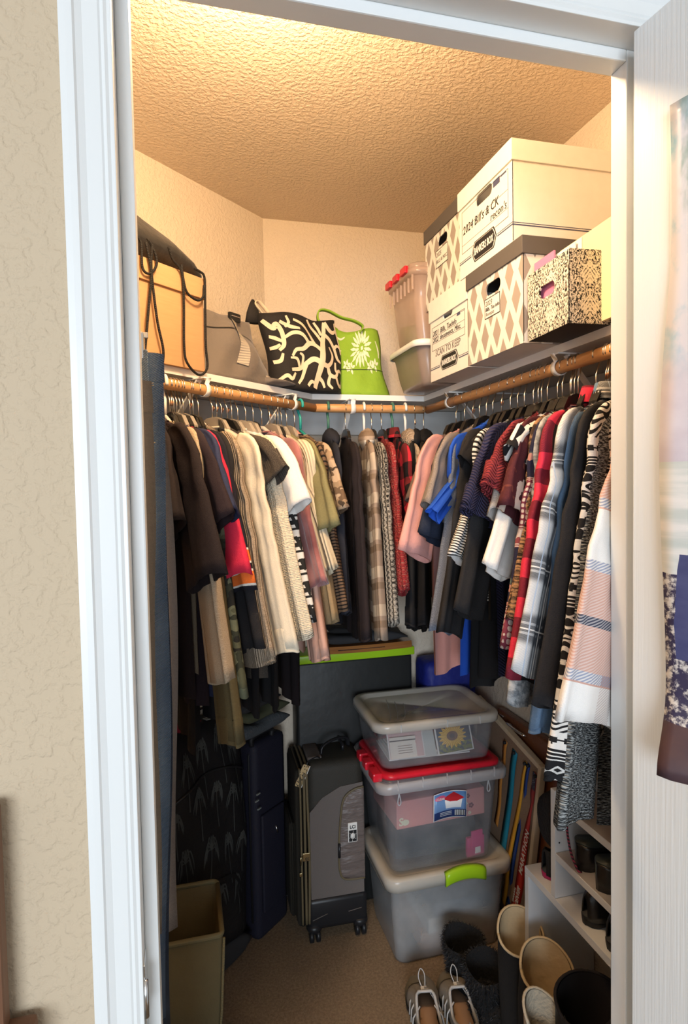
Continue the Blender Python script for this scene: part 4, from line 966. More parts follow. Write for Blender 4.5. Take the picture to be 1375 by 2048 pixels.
CO = [(a, [w * 1.3 for w in b_]) for a, b_ in CO] + [([(-.98, .52), (-.86, .54), (-.74, .58)], [.02, .024, .016]), ([(.86, .95), (.93, .74), (.90, .52)], [.02, .026, .02]), ([(-.45, .95), (-.42, .86), (-.52, .80)], [.016, .02, .014]), ([(-.30, .30), (-.28, .42), (-.36, .46)], [.018, .02, .014]), ([(.30, .97), (.38, .88), (.40, .78)], [.02, .022, .02]), ([(.62, .40), (.60, .30), (.66, .24)], [.018, .02, .016])]
print_strokes('coral_print', CO, sf, .62, m_creamprint, o)
# its peaked corner and black strap knot
obj('peaked_corner', *loft([np.array([(-.155 + r_ * math.cos(t), .055 + r_ * .5 * math.sin(t), z) for t in np.linspace(0, 2 * np.pi, 10, endpoint=False)]) for r_, z in ((.028, .205), (.022, .235), (.012, .262), (.004, .276))]), m_blackcanvas, o)
tube('strap', spline([(-.12, .05, .23), (-.15, .05, .262), (-.13, .06, .272), (-.09, .06, .235)], 16), .006, m_creamprint, o, 8, .4)

# lime green tote with white flower print
m_lime = mat('lime_canvas', (.25, .42, .03), .75, bump=lambda u, v, p: noise(p, 22, 4) + noise(p, 500, 1) * .1, bdist=.005); m_flower = mat('white_flower_print', (.72, .72, .50), .8)
o, b_, sf = soft_bag('floral_tote', (.556, 2.005, SZ + .001), R(-4), .265, .205, .235, .135, .07, m_lime, 'lime green tote with white flower print standing on the back shelf', lean=.035, sag=.012, seed=23, wr=.004)
def leafblob(cx, cy, L_, w, a): return ([(cx - L_ * math.cos(a) * .5, cy - L_ * math.sin(a) * .5), (cx, cy), (cx + L_ * math.cos(a) * .5, cy + L_ * math.sin(a) * .5)], [.008, w, .006])
FL = []
for cx, cy, r_, n in ((.30, .71, .30, 17), (.32, .72, .18, 12)):
    for k in range(n):
        a = 2 * math.pi * k / n + .2; FL.append(leafblob(cx + r_ * .72 * math.cos(a) * 1.05, cy + r_ * .72 * math.sin(a), r_ * .62, .030, a))
FL.append(([(.30, .70), (.36, .71)], [.03, .03]))
for cx, cy in ((-.10, .44), (.02, .40), (.72, .44), (.58, .41)):
    for a in (0.4, 1.4, 2.5, 3.6, 4.8): FL.append(leafblob(cx + .07 * math.cos(a), cy + .055 * math.sin(a), .09, .026, a))
FL += [([(-.85, .42), (-.70, .50), (-.52, .48), (-.40, .56), (-.30, .66)], [.012, .018, .014, .016, .008]), ([(-.85, .60), (-.70, .66), (-.55, .62)], [.014, .02, .01]), ([(-.9, .75), (-.75, .82), (-.62, .78)], [.012, .02, .012]), ([(-.52, .88), (-.35, .84), (-.2, .90)], [.012, .018, .01]), ([(.75, .80), (.84, .66), (.86, .55)], [.01, .02, .01]), ([(-.62, .46), (-.55, .56), (-.6, .64)], [.01, .022, .01])]
print_strokes('flower_print', FL, sf, .85, m_flower, o)
m_limedark = mat('dark_lime_lettering', (.05, .08, .015), .7)
q = sf(-.75, .80, .002)
def strap(name, pts, w, t, m, parent):
    c = spline(pts, 40); tt = np.gradient(c, axis=0); tt /= np.linalg.norm(tt, axis=1)[:, None]
    lo = []
    for i in range(len(c)):
        sd_ = np.array([0, 1., 0]); nn = np.cross(tt[i], sd_); nn /= np.linalg.norm(nn) + 1e-9
        lo.append(np.array([c[i] + sd_ * w + nn * t, c[i] + sd_ * w - nn * t, c[i] - sd_ * w - nn * t, c[i] - sd_ * w + nn * t]))
    return obj(name, *loft(lo), m, parent)
strap('handle', [(.035, -.005, .215), (.045, -.005, .235), (.015, -.012, .250), (-.03, -.02, .258), (-.075, -.03, .275), (-.105, -.04, .272), (-.112, -.045, .245), (-.100, -.05, .225)], .011, .0022, m_lime, o)
strap('handle', [(-.015, .075, .215), (-.03, .08, .245), (-.055, .08, .245), (-.07, .08, .215)], .010, .0022, m_lime, o)
print_strokes('bag_seam', [([(-.95, .365), (0, .375), (.95, .365)], [.006, .006])], sf, .85, m_limedark, o, .0016)
# ================================================================ clear storage bins
P_clear = plastic('clear_bin_plastic', (.88, .90, .94), .88, .15); P_frost = plastic('frosted_bin_plastic', (.86, .87, .88), .70, .25); P_dusty = plastic('dusty_lid_plastic', (.90, .86, .78), .22, .25)
P_brown = plastic('smoky_bin_plastic', (.62, .52, .46), .45, .25)
P_rim = plastic('bin_rim_plastic', (.88, .89, .92), .45, .25)
def bin_shell(name, W0, D0, W1, D1, H, r, m, parent, t=.0025, rim=.016, flare=.012):
    """open tapered tub with a turned-out rim, real wall thickness"""
    L_ = []
    def lp_(w, d, z, rr): 
        q = rrect(w / 2, d / 2, rr, 7); return np.c_[q, np.full(len(q), z)]
    L_ += [lp_(W0 - .02, D0 - .02, 0, r * .8), lp_(W0 - .004, D0 - .004, .003, r), lp_(W0, D0, .012, r)]
    for q in (.3, .6, .9): L_.append(lp_(W0 + (W1 - W0) * q, D0 + (D1 - D0) * q, H * q, r))
    L_ += [lp_(W1, D1, H - rim, r), lp_(W1 + flare * 2, D1 + flare * 2, H - rim + .002, r + flare), lp_(W1 + flare * 2, D1 + flare * 2, H, r + flare), lp_(W1 - 2 * t, D1 - 2 * t, H, r)]
    for q in (.6, .3): L_.append(lp_(W0 + (W1 - W0) * q - 2 * t, D0 + (D1 - D0) * q - 2 * t, H * q, r))
    L_ += [lp_(W0 - 2 * t, D0 - 2 * t, .006, r)]
    v, f = loft(L_, True, True); return obj(name, v, f, m, parent)
def bin_lid(name, W, D, z, h, r, m, parent, skirt=.014, panel=.008, arch=.0):
    def lp_(w, d, zz, rr): 
        q = rrect(w / 2, d / 2, rr, 7); return np.c_[q, np.full(len(q), zz) + arch * np.cos(q[:, 0] / w * 3.0)]
    L_ = [lp_(W - .004, D - .004, z - skirt, r), lp_(W, D, z - skirt, r), lp_(W, D, z + h * .55, r), lp_(W - .008, D - .008, z + h, r), lp_(W - .050, D - .050, z + h, r * .8), lp_(W - .060, D - .060, z + h - panel, r * .7), lp_(W - .068, D - .068, z + h - panel, r * .7), lp_(W * .02, D * .02, z + h - panel, .001),
          lp_(W * .02, D * .02, z + h - panel - .003, .001), lp_(W - .06, D - .06, z + h - panel - .003, r * .7), lp_(W - .010, D - .010, z + h * .4, r)]
    v, f = loft(L_, False, False); return obj(name, v, f, m, parent)
def thing_box(name, loc, size, m, label, cat, rz=0.0, b=.002, group=None):
    o = empty(name, loc, rz); tag(o, label, cat, group); box('body', -size[0] / 2, size[0] / 2, -size[1] / 2, size[1] / 2, 0, size[2], m, o, b); return o

# bottom bin on the carpet: lime latch
o = empty('storage_bin', (.787, 1.897, 0)); tag(o, 'frosted storage bin with lime green latch, bottom of the stack on the carpet', 'bin', 'stacked storage bins')
bin_shell('tub', .352, .262, .392, .290, .268, .030, P_frost, o, rim=.018)
bin_lid('lid', .432, .326, .279, .012, .045, P_dusty, o, .026, .006)
m_limeplastic = mat('lime_plastic', (.33, .58, .015), .3)
lo = []
for x in np.linspace(-.030, .105, 12):
    q = (x - .0375) / .0675; z = .277 + .014 * (1 - q * q)
    lo.append(np.array([(x, -.163 - y, z + dz) for y, dz in ((-.004, .016), (.010, .017), (.016, .010), (.016, -.018), (.010, -.026), (.004, -.026), (.004, .004))]))
obj('latch', *loft(lo), m_limeplastic, o)
obj('latch', *loft([l * [1, -1, 1] for l in lo]), m_limeplastic, o)
m_bluegrey = mat('slate_blue_box', (.10, .15, .20), .6); m_whitebox = mat('white_box_card', (.62, .60, .56), .7); m_greybox = mat('light_grey_lid', (.42, .42, .42), .5); m_tanbox = mat('peach_box_card', (.52, .34, .25), .7)
thing_box('gift_box', (.825, 1.90, .008), (.25, .21, .055), m_tanbox, 'peach box lowest inside the bottom frosted bin', 'box')
thing_box('gift_box', (.835, 1.89, .065), (.235, .20, .05), m_whitebox, 'white box with shallow lid inside the bottom frosted bin', 'box', .05)
thing_box('book', (.85, 1.885, .117), (.21, .20, .045), m_bluegrey, 'slate blue book inside the bottom frosted bin', 'book', .02)
o2_ = thing_box('clear_box', (.855, 1.89, .164), (.20, .19, .055), P_clear, 'small clear box on top inside the bottom frosted bin', 'box'); box('lid', -.105, .105, -.10, .10, .055, .062, m_greybox, o2_, .002)

# middle bin with red lid
o = empty('storage_bin', (.767, 1.897, .2955)); tag(o, 'clear storage bin with red lid and printed label, middle of the floor stack', 'bin', 'stacked storage bins')
bin_shell('tub', .338, .262, .392, .292, .306, .030, P_clear, o, rim=.026, flare=.016)
m_redlid = mat('red_lid_plastic', (.62, .012, .03), .3)
bin_lid('lid', .400, .300, .312, .008, .036, m_redlid, o, .006, .008)
rimv = []
for w, d, z in ((.424, .324, .284), (.438, .338, .288), (.440, .340, .312), (.428, .328, .318), (.400, .300, .314), (.400, .300, .296)):
    q = rrect(w / 2, d / 2, .044, 7); rimv.append(np.c_[q, z + .012 * np.cos(q[:, 0] / w * 5.5) - .010])
obj('rim', *loft(rimv, False, False), P_rim, o)
mb = MB()
for x in np.linspace(-.16, .16, 5): mb.add(*box_data(x - .0012, x + .0012, -.1725, -.166, .281, .312, .0004))
mb.build('rim_rib', P_rim, o)
for y0, y1 in ((-.13, -.075), (-.045, -.005), (.02, .06)):
    box('latch', -.226, -.196, y0, y1, .296, .322, m_redlid, o, .005)
for sx in (-1, 1):
    pts = spline([(sx * .150, -.1485, .262), (sx * .155, -.1495, .235), (sx * .150, -.149, .225), (sx * .145, -.1495, .235), (sx * .150, -.1485, .262)], 18)
    tube('moulded_clip', pts, .0022, P_rim, o, 6)
# printed product label (flat sticker): blue card with a red-lidded tub, text block and bar code
def label_pat(u, v, p):
    blue, dk, w = (.10, .24, .52), (.02, .05, .20), (.80, .82, .85)
    c = mix(v > .30, dk, mix(v, (.22, .36, .62), blue))
    tub = (abs_(u - .60) < .27 - (.72 - v) * .12) * band(v, .36, .68); c = mix(tub, c, w)
    lidm = (abs_(u - .60) + abs_(v - .74) * 1.6 < .33) * (v > .60); c = mix(lidm, c, (.45, .02, .03))
    oval = ((u - .20) * (u - .20) * 3.0 + (v - .80) * (v - .80) * 9.0) < .075; c = mix(oval, c, (.62, .10, .22))
    code = band(u, .64, .95) * band(v, .07, .27); c = mix(code, c, mix(frac(u * 26.0 + noise(vec(p.t, u * 40, 0.0), 1, 0) * 2.0) < .5, w, (.01, .01, .01)))
    ln_ = band(u, .20, .55) * band(v, .08, .25) * (frac(v * 18.0) < .4); c = mix(ln_, c, w)
    return mix(band(u, .02, .98) * band(v, .025, .975), w, c)
m_label = mat('blue_sticker_print', (.1, .2, .5), .35, pat=label_pat, coords='UV')
nx = 10; lv, luv = [], []
for j in range(2):
    for i in range(nx):
        a = i / (nx - 1); lv.append((-.038 + a * .112, -.1465 - .005 * j + .0, .152 + j * .088 + .008 * math.sin(a * 3.14) * (1 if j else 1))); luv.append((a, j))
lf = [(i, i + 1, nx + i + 1, nx + i) for i in range(nx - 1)]
sk = obj('product_label', lv, lf, m_label, o, uv=luv); sk.modifiers.new('thickness', 'SOLIDIFY').thickness = .0004
txt('CLEAR', .009, (-.028, -.1515, .222), (1, 0, 0), (0, -.06, 1), m_paper, o, bold=.0002)
# contents of the middle bin
m_pinkbox = mat('pink_gift_box_card', (.66, .27, .24), .6); m_darkbag = mat('dark_slate_cloth', (.035, .045, .05), .85, bump=lambda u, v, p: noise(p, 20, 3), bdist=.004)
c_ = thing_box('folded_cloth', (.762, 1.905, .301), (.29, .20, .125), m_darkbag, 'dark slate folded cloth filling the lower middle bin', 'cloth', 0, .03)
c_ = thing_box('gift_box', (.764, 1.885, .430), (.306, .215, .088), m_pinkbox, 'pink gift box with small flower motifs inside the middle clear bin', 'gift box', R(2.5), .004)
txt('So', .034, (-.146, -.1082, .012), (1, 0, 0), (0, 0, 1), m_flower, c_, bold=.001)
m_plum = mat('plum_print', (.16, .04, .06), .6)
def posy(cx, cz, r_, m, n=5):
    mb = MB()
    for k in range(n):
        a = 2 * math.pi * k / n; q = np.array([(cx + r_ * .62 * math.cos(a) + r_ * .42 * math.cos(t), -.1081, cz + r_ * .62 * math.sin(a) + r_ * .42 * math.sin(t)) for t in np.linspace(0, 6.283, 8, endpoint=False)])
        mb.add(*loft([q, q + [0, -.0006, 0]]))
    return mb.build('flower_motif', m, c_)
posy(.092, .068, .008, m_plum); posy(.104, .036, .009, m_plum); posy(.082, .020, .008, m_plum); posy(.098, .012, .006, m_flower); posy(.086, .044, .006, m_flower)
posy(-.128, .02, .010, m_flower)
c_ = thing_box('gift_tin', (.764, 1.91, .520), (.30, .19, .06), mat('mauve_tissue', (.16, .12, .17), .8), 'mauve tissue bundle above the pink gift box in the middle bin', 'tissue', 0, .02)
m_hot = mat('hot_pink_card', (.62, .045, .20), .5)
c_ = thing_box('gift_bag', (.885, 1.782, .301), (.065, .012, .062), m_hot, 'hot pink card bag in the lower right corner of the middle bin', 'card', R(8), .003)
box('flap', -.02, .022, -.012, -.006, .03, .085, m_hot, c_, .002); box('tag', -.008, .012, -.0135, -.0125, .012, .032, m_paper, c_)

# small top bin with cards
o = empty('storage_bin', (.755, 1.890, .626), R(-1.0)); tag(o, 'small clear storage bin with lid full of greeting cards, top of the floor stack', 'bin', 'stacked storage bins')
bin_shell('tub', .362, .262, .392, .286, .128, .034, P_clear, o, rim=.012, flare=.006)
bin_lid('lid', .420, .312, .134, .014, .050, P_dusty, o, .012, .010, .004)
mb = MB()
for x in (-.13, 0.02, .13): mb.add(*box_data(x - .0015, x + .0015, -.158, -.154, .124, .148, .0004))
mb.build('lid_rib', P_rim, o)
mb = MB()
for k in range(3):
    pts = [(-.15 + .022 * k + .05 * q, -.10 + .19 * q ** 1.5 * (1 - .15 * k), .1395 + .001) for q in np.linspace(0, 1, 12)]
    mb.add(*tube_data(pts, .0012, 5))
mb.build('lid_groove', P_rim, o, True)
def sunflower(u, v, p):
    x, y = u - .46, v - .56; r_ = sqrt_(x * x + y * y * 1.0); th = at2(y, x)
    pet = .33 + sin_(th * 17.0) * .045 + noise(p, 14, 2) * .04
    c = mix(noise(p, 8, 3), (.045, .055, .085), (.09, .12, .16)); c = mix((v < .34) * (noise(p, 11, 3) > .47), c, (.20, .21, .06))
    c = mix(r_ < pet, c, mix(sstep(sin_(th * 34.0) + noise(p, 30, 2), -.2, 1.2), (.62, .30, .03), (.86, .58, .10)))
    c = mix(r_ < .155, c, (.20, .085, .05)); c = mix(r_ < .08, c, (.09, .055, .05))
    return mix(band(u, .035, .965) * band(v, .04, .96), (.74, .72, .68), c)
m_sun = mat('sunflower_print', (.8, .5, .1), .4, pat=sunflower, coords='UV')
def card(name, loc, w, h, rz, tilt, m, label, t=.003, group=None):
    """card lying back at a slope; local x right, local y up the card"""
    e_ = empty(name, loc, rz); e_.rotation_euler[0] = tilt; tag(e_, label, 'card', group)
    v = [(0, 0, 0), (w, 0, 0), (w, h, 0), (0, h, 0)]
    obj('front', v, [(0, 1, 2, 3)], m, e_, uv=[(0, 0), (1, 0), (1, 1), (0, 1)], smooth=False); box('card_stock', 0, w, 0, h, -t, -.0003, m_paper, e_); return e_
card('greeting_card', (.762, 1.780, .642), .130, .092, R(6), R(70), m_sun, 'square greeting card with a sunflower picture in the top clear bin')
def pinkcard(u, v, p):
    c = mix(noise(p, 5, 3), (.62, .34, .32), (.55, .42, .38)); c = mix(((u - .62) * (u - .62) + (v - .55) * (v - .55)) < .03, c, (.50, .08, .10)); return mix(band(u, .03, .97) * band(v, .03, .97), (.66, .62, .58), c)
m_pcard = mat('pink_card_print', (.6, .35, .33), .5, pat=pinkcard, coords='UV')
def whitecard(u, v, p):
    c = mix((frac(v * 9.0) < .3) * band(u, .3, .85) * band(v, .2, .6), (.70, .62, .52), (.25, .18, .14)); return mix(band(v, .80, .86), c, (.10, .08, .07))
m_wcard = mat('printed_white_card', (.7, .62, .52), .6, pat=whitecard, coords='UV')
m_gcard = mat('pale_aqua_envelope', (.48, .50, .46), .6)
card('greeting_card', (.632, 1.786, .643), .125, .085, R(-2), R(62), m_gcard, 'pale aqua envelope under the pink card in the top clear bin')
card('greeting_card', (.600, 1.782, .648), .118, .082, R(-1), R(66), m_pcard, 'pink greeting card with red motif in the top clear bin')
card('greeting_card', (.604, 1.778, .652), .085, .062, R(-2), R(68), m_wcard, 'white printed invitation lying on the pink card in the top clear bin')
for k in range(5):
    thing_box('envelope', (.745 + .004 * k, 1.880 - .002 * k, .6335 + .0042 * k), (.27 - .008 * k, .16 - .006 * k, .004), (m_paper, m_pcard, m_gcard, m_paper, m_tanbox)[k], ('white', 'pink printed', 'pale aqua', 'upper white', 'peach')[k] + ' envelope in the pile at the bottom of the top clear bin', 'envelope', R(1.5 * k - 3), .0008, 'envelopes in the top bin')

# two bins at the corner of the shelf
o = empty('storage_bin', (.855, 1.822, SZ + .0005), R(0)); tag(o, 'smoky storage bin with white lid at the shelf corner, under another bin', 'bin', 'bins on the shelf corner')
bin_shell('tub', .300, .215, .345, .244, .118, .030, P_brown, o, rim=.008, flare=.006)
bin_lid('lid', .372, .262, .123, .008, .036, mat('white_lid_plastic', (.76, .74, .70), .35), o, .012, .004)
o = empty('storage_bin', (.862, 1.865, SZ + .132), R(0)); tag(o, 'clear storage bin with red latches standing on the smoky bin at the shelf corner', 'bin', 'bins on the shelf corner')
P_warm = plastic('warm_clear_plastic', (.84, .70, .62), .55, .2)
bin_shell('tub', .300, .195, .345, .222, .225, .026, P_warm, o, rim=.022, flare=.010)
bin_lid('lid', .362, .240, .231, .008, .032, P_warm, o, .018, .004)
for y0, y1 in ((.055, .10), (-.012, .03), (-.085, -.04)):
    box('latch', -.192, -.176, y0, y1, .214, .236, m_redlid, o, .004)
mb = MB()
for y in np.linspace(-.10, .10, 7): mb.add(*box_data(-.176, -.170, y - .002, y + .002, .16, .205, .0006))
mb.build('moulded_rib', P_warm, o)
m_olivecloth = mat('dark_olive_cloth', (.12, .12, .07), .9); m_dotcloth = mat('dotted_cloth', (.3, .28, .26), .8, pat=lambda u, v, p: mix(voro(p, 26, rnd=.3) < .28, (.40, .36, .32), (.06, .055, .06)))
thing_box('folded_cloth', (.85, 1.88, SZ + .138), (.25, .13, .085), m_olivecloth, 'dark olive cloth inside the clear shelf bin', 'cloth', 0, .03)
thing_box('folded_cloth', (.83, 1.80, SZ + .138), (.22, .035, .18), m_dotcloth, 'dotted cloth on edge inside the clear shelf bin', 'cloth', 0, .012)
thing_box('folded_cloth', (.86, 1.82, SZ + .007), (.25, .17, .085), mat('taupe_cloth', (.22, .17, .14), .9), 'taupe cloth inside the smoky shelf bin', 'cloth', 0, .03)
# ================================================================ trousers hanging just inside the doorway
def denim_b(u, v, p): return sin_((u * .6 + v) * 2600.0) * .3 + noise(vec(p.t, u * 14, v * 4), 1, 4)
m_jean = fab('blue_jean', (.1, .16, .26), denim_pat((.14, .21, .33), (.32, .43, .57)), denim_b, bd=.003)
m_jean2 = fab('dark_jean', (.04, .06, .1), denim_pat((.045, .062, .10), (.115, .15, .21)), denim_b, bd=.003)
m_khaki = fab('grey_khaki', (.27, .225, .175), bd=.002); m_greypant = fab('warm_grey_twill', (.25, .21, .185), bd=.002)
m_stitch = mat('tan_stitching', (.42, .33, .22), .7)
def trousers(name, x0, x1, y, z0, z1, m, label, seed, th=.010, lean=0.0, jean=False):
    """folded trousers hung from the waistband, the outer edge towards +x"""
    rg = np.random.RandomState(seed); ph = rg.uniform(0, 6.28, 5)
    o = empty(name, ((x0 + x1) / 2, y, z1)); tag(o, label, 'trousers', 'trousers by the door jamb')
    H = z1 - z0; hw = (x1 - x0) / 2; un = np.linspace(-1, 1, 19); lat = np.concatenate([un, un[::-1]]); sd_ = np.concatenate([-np.ones(19), np.ones(19)])
    def rows(ds, grow=0.0, tt=th):
        lo, lu = [], []
        for d in ds:
            w = hw * (1.0 + .06 * math.sin(min(1, d / .2) * 1.57) - .16 * max(0, (d - .2) / H)) + grow
            x = w * lat + lean * d + .004 * math.sin(d * 9 + ph[3]); yy = sd_ * (tt + grow) * np.sqrt(np.clip(1 - np.abs(lat) ** 6, 0, 1)) + .005 * np.sin(x * 60 + ph[0] + d * 2) * min(1, d / .2) + .004 * np.sin(d * 14 + ph[1])
            lo.append(np.c_[x, yy, np.full(38, -d)]); lu.append(np.c_[x, np.full(38, d)])
        return lo, np.vstack(lu)
    lo, lu = rows(np.linspace(0.02, H, 30)); v, f = loft(lo); obj('legs', v, f, m, o, uv=lu)
    lo, lu = rows([0, .001, .02, .040, .041], .0018); v, f = loft(lo, False, False); w_ = obj('waistband', v, f, m, o, uv=lu)
    if jean:
        for x in (hw * .35, hw * .80): box('belt_loop', x - .005, x + .005, -th - .0065, -th - .001, -.045, .002, m, o, .001)
        mb = MB()
        for d in (.044, .0475): mb.add(*tube_data([(x, -th - .0012 + .005 * math.sin(x * 60 + ph[0]), -d) for x in np.linspace(-hw * .9, hw * .9, 14)], .0007, 4))
        mb.add(*tube_data(spline([(hw * .25, -th - .002, -.05), (hw * .35, -th - .003, -.10), (hw * .9, -th - .001, -.13)], 14), .0008, 4))
        mb.build('stitching', m_stitch, o, True)
    # clip hanger: bar, two clips, hook on the wall hook rail
    h = empty('clip_hanger', ((x0 + x1) / 2, y, z1)); tag(h, 'steel clip hanger gripping the ' + label.split(' hanging')[0].split(' seen')[0], 'hanger', 'clip hangers')
    box('bar', -hw * .85, hw * .85, -.003, .003, .022, .030, m_steel, h, .001)
    for x in (-hw * .7, hw * .7): box('clip', x - .012, x + .012, -th - .007, th + .007, -.012, .028, m_steel, h, .003)
    tube('hook', [(0, 0, .026), (0, 0, .07), (-.012, 0, .085), (0, 0, .10), (.012, 0, .092)], .0016, m_hook, h)
    return o
trousers('trousers', -.28, -.0385, .850, .90, 1.640, m_khaki, 'warm grey trousers seen as a thin strip in front of the blue jeans', 1)
trousers('jeans', -.255, -.022, .945, .70, 1.696, m_jean, 'mid blue jeans hanging by the waistband beside the left door jamb', 2, jean=True, lean=-.012)
trousers('jeans', -.26, -.026, .985, .66, 1.64, m_jean2, 'dark blue jeans hanging just behind the mid blue jeans', 3, lean=-.004)
trousers('trousers', -.25, -.020, 1.02, .78, 1.63, m_greypant, 'taupe grey trousers hanging behind the dark blue jeans', 4, lean=.004)
rail = empty('hook_rail', (-.14, WF1, 1.80)); tag(rail, 'white hook rail on the closet side of the front wall carrying the trousers', 'hook rail')
box('rail', -.10, .04, .001, .013, -.03, .03, m_white_metal, rail, .003)
tube('arm', [(-.03, .01, 0), (-.03, .34, 0), (-.03, .35, .02)], .005, m_white_metal, rail)

# ================================================================ floor: basket, backpack, suitcases
m_olivefelt = mat('olive_felt', (.155, .135, .07), .9, bump=lambda u, v, p: noise(p, 160, 3), bdist=.0012, pat=lambda u, v, p: mix(noise(p, 14, 4), (.14, .12, .062), (.185, .16, .085)))
m_olivetrim = mat('olive_binding', (.23, .20, .105), .8, bump=lambda u, v, p: sin_(p.z * 900.0), bdist=.0004)
o = empty('laundry_basket', (-.058, 1.622, 0)); tag(o, 'square olive felt laundry basket with bound rim on the carpet by the door', 'basket')
lo = []
def sq(w, d, z, r=.014): 
    q = rrect(w, d, r, 6); return np.c_[q, np.full(len(q), z + (.006 * np.cos(q[:, 0] * 12) if z > .3 else 0))]
for w, d, z in ((.098, .090, 0), (.108, .100, .01), (.120, .106, .2), (.128, .112, .395), (.122, .106, .395), (.113, .099, .2), (.101, .092, .012)): lo.append(sq(w, d, z))
obj('basket_body', *loft(lo), m_olivefelt, o)
q = sq(.125, .109, .396); tube('rim_binding', np.vstack([q, q[:1]]), .0065, m_olivetrim, o, 8)
for z0_, xx, yy in ((0, .135, -.1),):
    tube('seam_binding', [(.101, -.094, .008), (.119, -.106, .2), (.129, -.113, .392)], .0035, m_olivetrim, o, 6)

# black backpack with palm tree print, leaning on the left wall
m_blacknylon = mat('black_backpack_nylon', (.011, .011, .013), .6, bump=lambda u, v, p: noise(p, 18, 4) + noise(p, 500, 1) * .05, bdist=.006); m_palm = mat('grey_palm_print', (.075, .082, .08), .8)
p_ = wl(.410, .052)
folded_at = (p_[0], p_[1])
o = empty('backpack', (p_[0], p_[1], .085), math.atan2(-LD[1], -LD[0])); tag(o, 'black backpack with fine grey palm tree print leaning against the left wall', 'backpack')
def bsurf(u, v, off=0.0):
    w = .175 * (1 - .16 * max(0, v - .72) / .28 - .05 * max(0, .15 - v) / .15); d = .044 * (1 - .55 * max(0, (v - .70) / .30) ** 1.8 - .15 * max(0, .12 - v) / .12)
    y = -d * max(0, 1 - abs(u) ** 3.2) ** .5 + .006 * math.sin(u * 7 + v * 11)
    return np.array([u * w, y + .10 * (v - .5) * .1 - off, .0 + v * .71])
us = np.linspace(-1, 1, 21); lo = []
for v in list(np.linspace(0, 1, 16)): lo.append(np.array([bsurf(u, v) for u in us] + [bsurf(u, v) * [1, 0, 1] + [0, .032 * max(0, 1 - abs(u) ** 4) ** .5 + .01 * (v - .5), 0] for u in us[::-1][1:-1]]))
obj('pack_body', *loft(lo), m_blacknylon, o)
rgp = np.random.RandomState(3); ST = []
def palm(cx, cy, h, s_, lean):
    ST.append(([(cx + lean, cy - h * .7), (cx + lean * .4, cy - h * .35), (cx, cy)], [.0022, .002, .0016]))
    for k in range(9):
        a = math.pi * (-.15 + 1.3 * k / 8) ; L_ = s_ * rgp.uniform(.55, 1.0)
        ex, ey = math.cos(a), math.sin(a) * .45
        ST.append(([(cx, cy), (cx + ex * L_ * .5, cy + ey * L_ * .5 + .018 * s_ / .2), (cx + ex * L_ * .9, cy + ey * L_ * .5 - .03 * s_ / .2), (cx + ex * L_, cy + ey * L_ * .3 - .06 * s_ / .2)], [.0016, .0026, .0022, .0006]))
for cx, cy, h, s_, ln_ in ((-.55, .86, .25, .20, .03), (-.15, .90, .30, .19, .06), (.28, .93, .30, .18, .05), (.62, .84, .28, .17, .05), (-.75, .66, .22, .16, 0), (-.32, .72, .26, .18, .04), (.12, .70, .22, .17, .03), (.48, .66, .26, .18, .05), (.80, .64, .22, .14, .02), (-.60, .48, .26, .20, .03), (-.10, .48, .26, .21, -.02), (.36, .44, .24, .18, .02), (.72, .42, .22, .16, .02), (-.80, .28, .18, .16, 0), (-.40, .30, .22, .18, .02), (.10, .26, .2, .18, .02), (.55, .24, .18, .17, 0)):
    palm(cx, cy, h, s_, ln_)
print_strokes('palm_print', ST, lambda u, v, off=.001: bsurf(u, v, .0014), .24, m_palm, o)
tube('zip', [bsurf(u, .80 - .55 * (u * u > .6) * 0 - .1 * u * u, .003) for u in np.linspace(-.95, .95, 20)], .004, mat('zip_tape', (.02, .02, .022), .4), o, 6)
print_strokes('pocket_seam', [([(-.9, .30), (-.3, .33), (.4, .30), (.8, .16)], [.008, .008])], lambda u, v, off=.001: bsurf(u, v, .003), .24, m_ink, o)
tube('carry_loop', spline([(-.04, -.0, .700), (-.03, -.0, .745), (.03, -.0, .745), (.04, -.0, .700)], 14), .006, m_blacknylon, o, 8, .5)
mb = MB()
for k, (x, z) in enumerate(((.176, .40), (.183, .42), (.186, .37))): mb.add(*box_data(x - .004, x + .012, -.06, -.056, z, z + .004))
mb.build('strap_buckle', mat('pale_grey_webbing', (.30, .32, .30), .6), o)
m_tagw = mat('white_care_tag', (.55, .55, .52), .6)
p_ = wl(.375, .055); o = empty('price_tag', (p_[0], p_[1], .797), R(35)); tag(o, 'small white paper tag lying on top of the palm print backpack', 'tag')
box('tag_card', -.018, .018, -.010, .010, 0, .0015, m_tagw, o); tube('tag_string', [(.016, 0, .001), (.028, .004, .004), (.034, .01, .001)], .0008, m_tagw, o, 5)

# navy soft suitcase behind, with folded clothes on top
m_navysuit = mat('navy_suitcase_fabric', (.012, .012, .026), .7, bump=lambda u, v, p: noise(p, 260, 2), bdist=.001)
p_ = wl(.165, .060); o = empty('garment_bag', (p_[0], p_[1], 0), math.atan2(-LD[1], -LD[0])); tag(o, 'dark navy folded garment bag standing in the corner behind the grey suitcase', 'garment bag')
v, f = box_data(-.055, .105, -.035, .040, .0, .66, .02); obj('shell', v, f, m_navysuit, o)
v, f = box_data(-.035, .080, -.046, -.033, .09, .42, .006); obj('front_pocket', v, f, m_navysuit, o)
tube('zip', [(-.055, -.01, .06), (-.056, -.01, .62), (-.04, -.01, .657), (.09, -.01, .657), (.106, -.01, .62), (.106, -.01, .06)], .004, m_ink, o, 6)
tube('handle', spline([(-.05, -.02, .655), (-.045, -.02, .682), (.045, -.02, .682), (.05, -.02, .655)], 14), .008, m_ink, o)
tube('zip_pull', [(.03, -.047, .36), (.034, -.051, .335)], .003, m_steel, o)
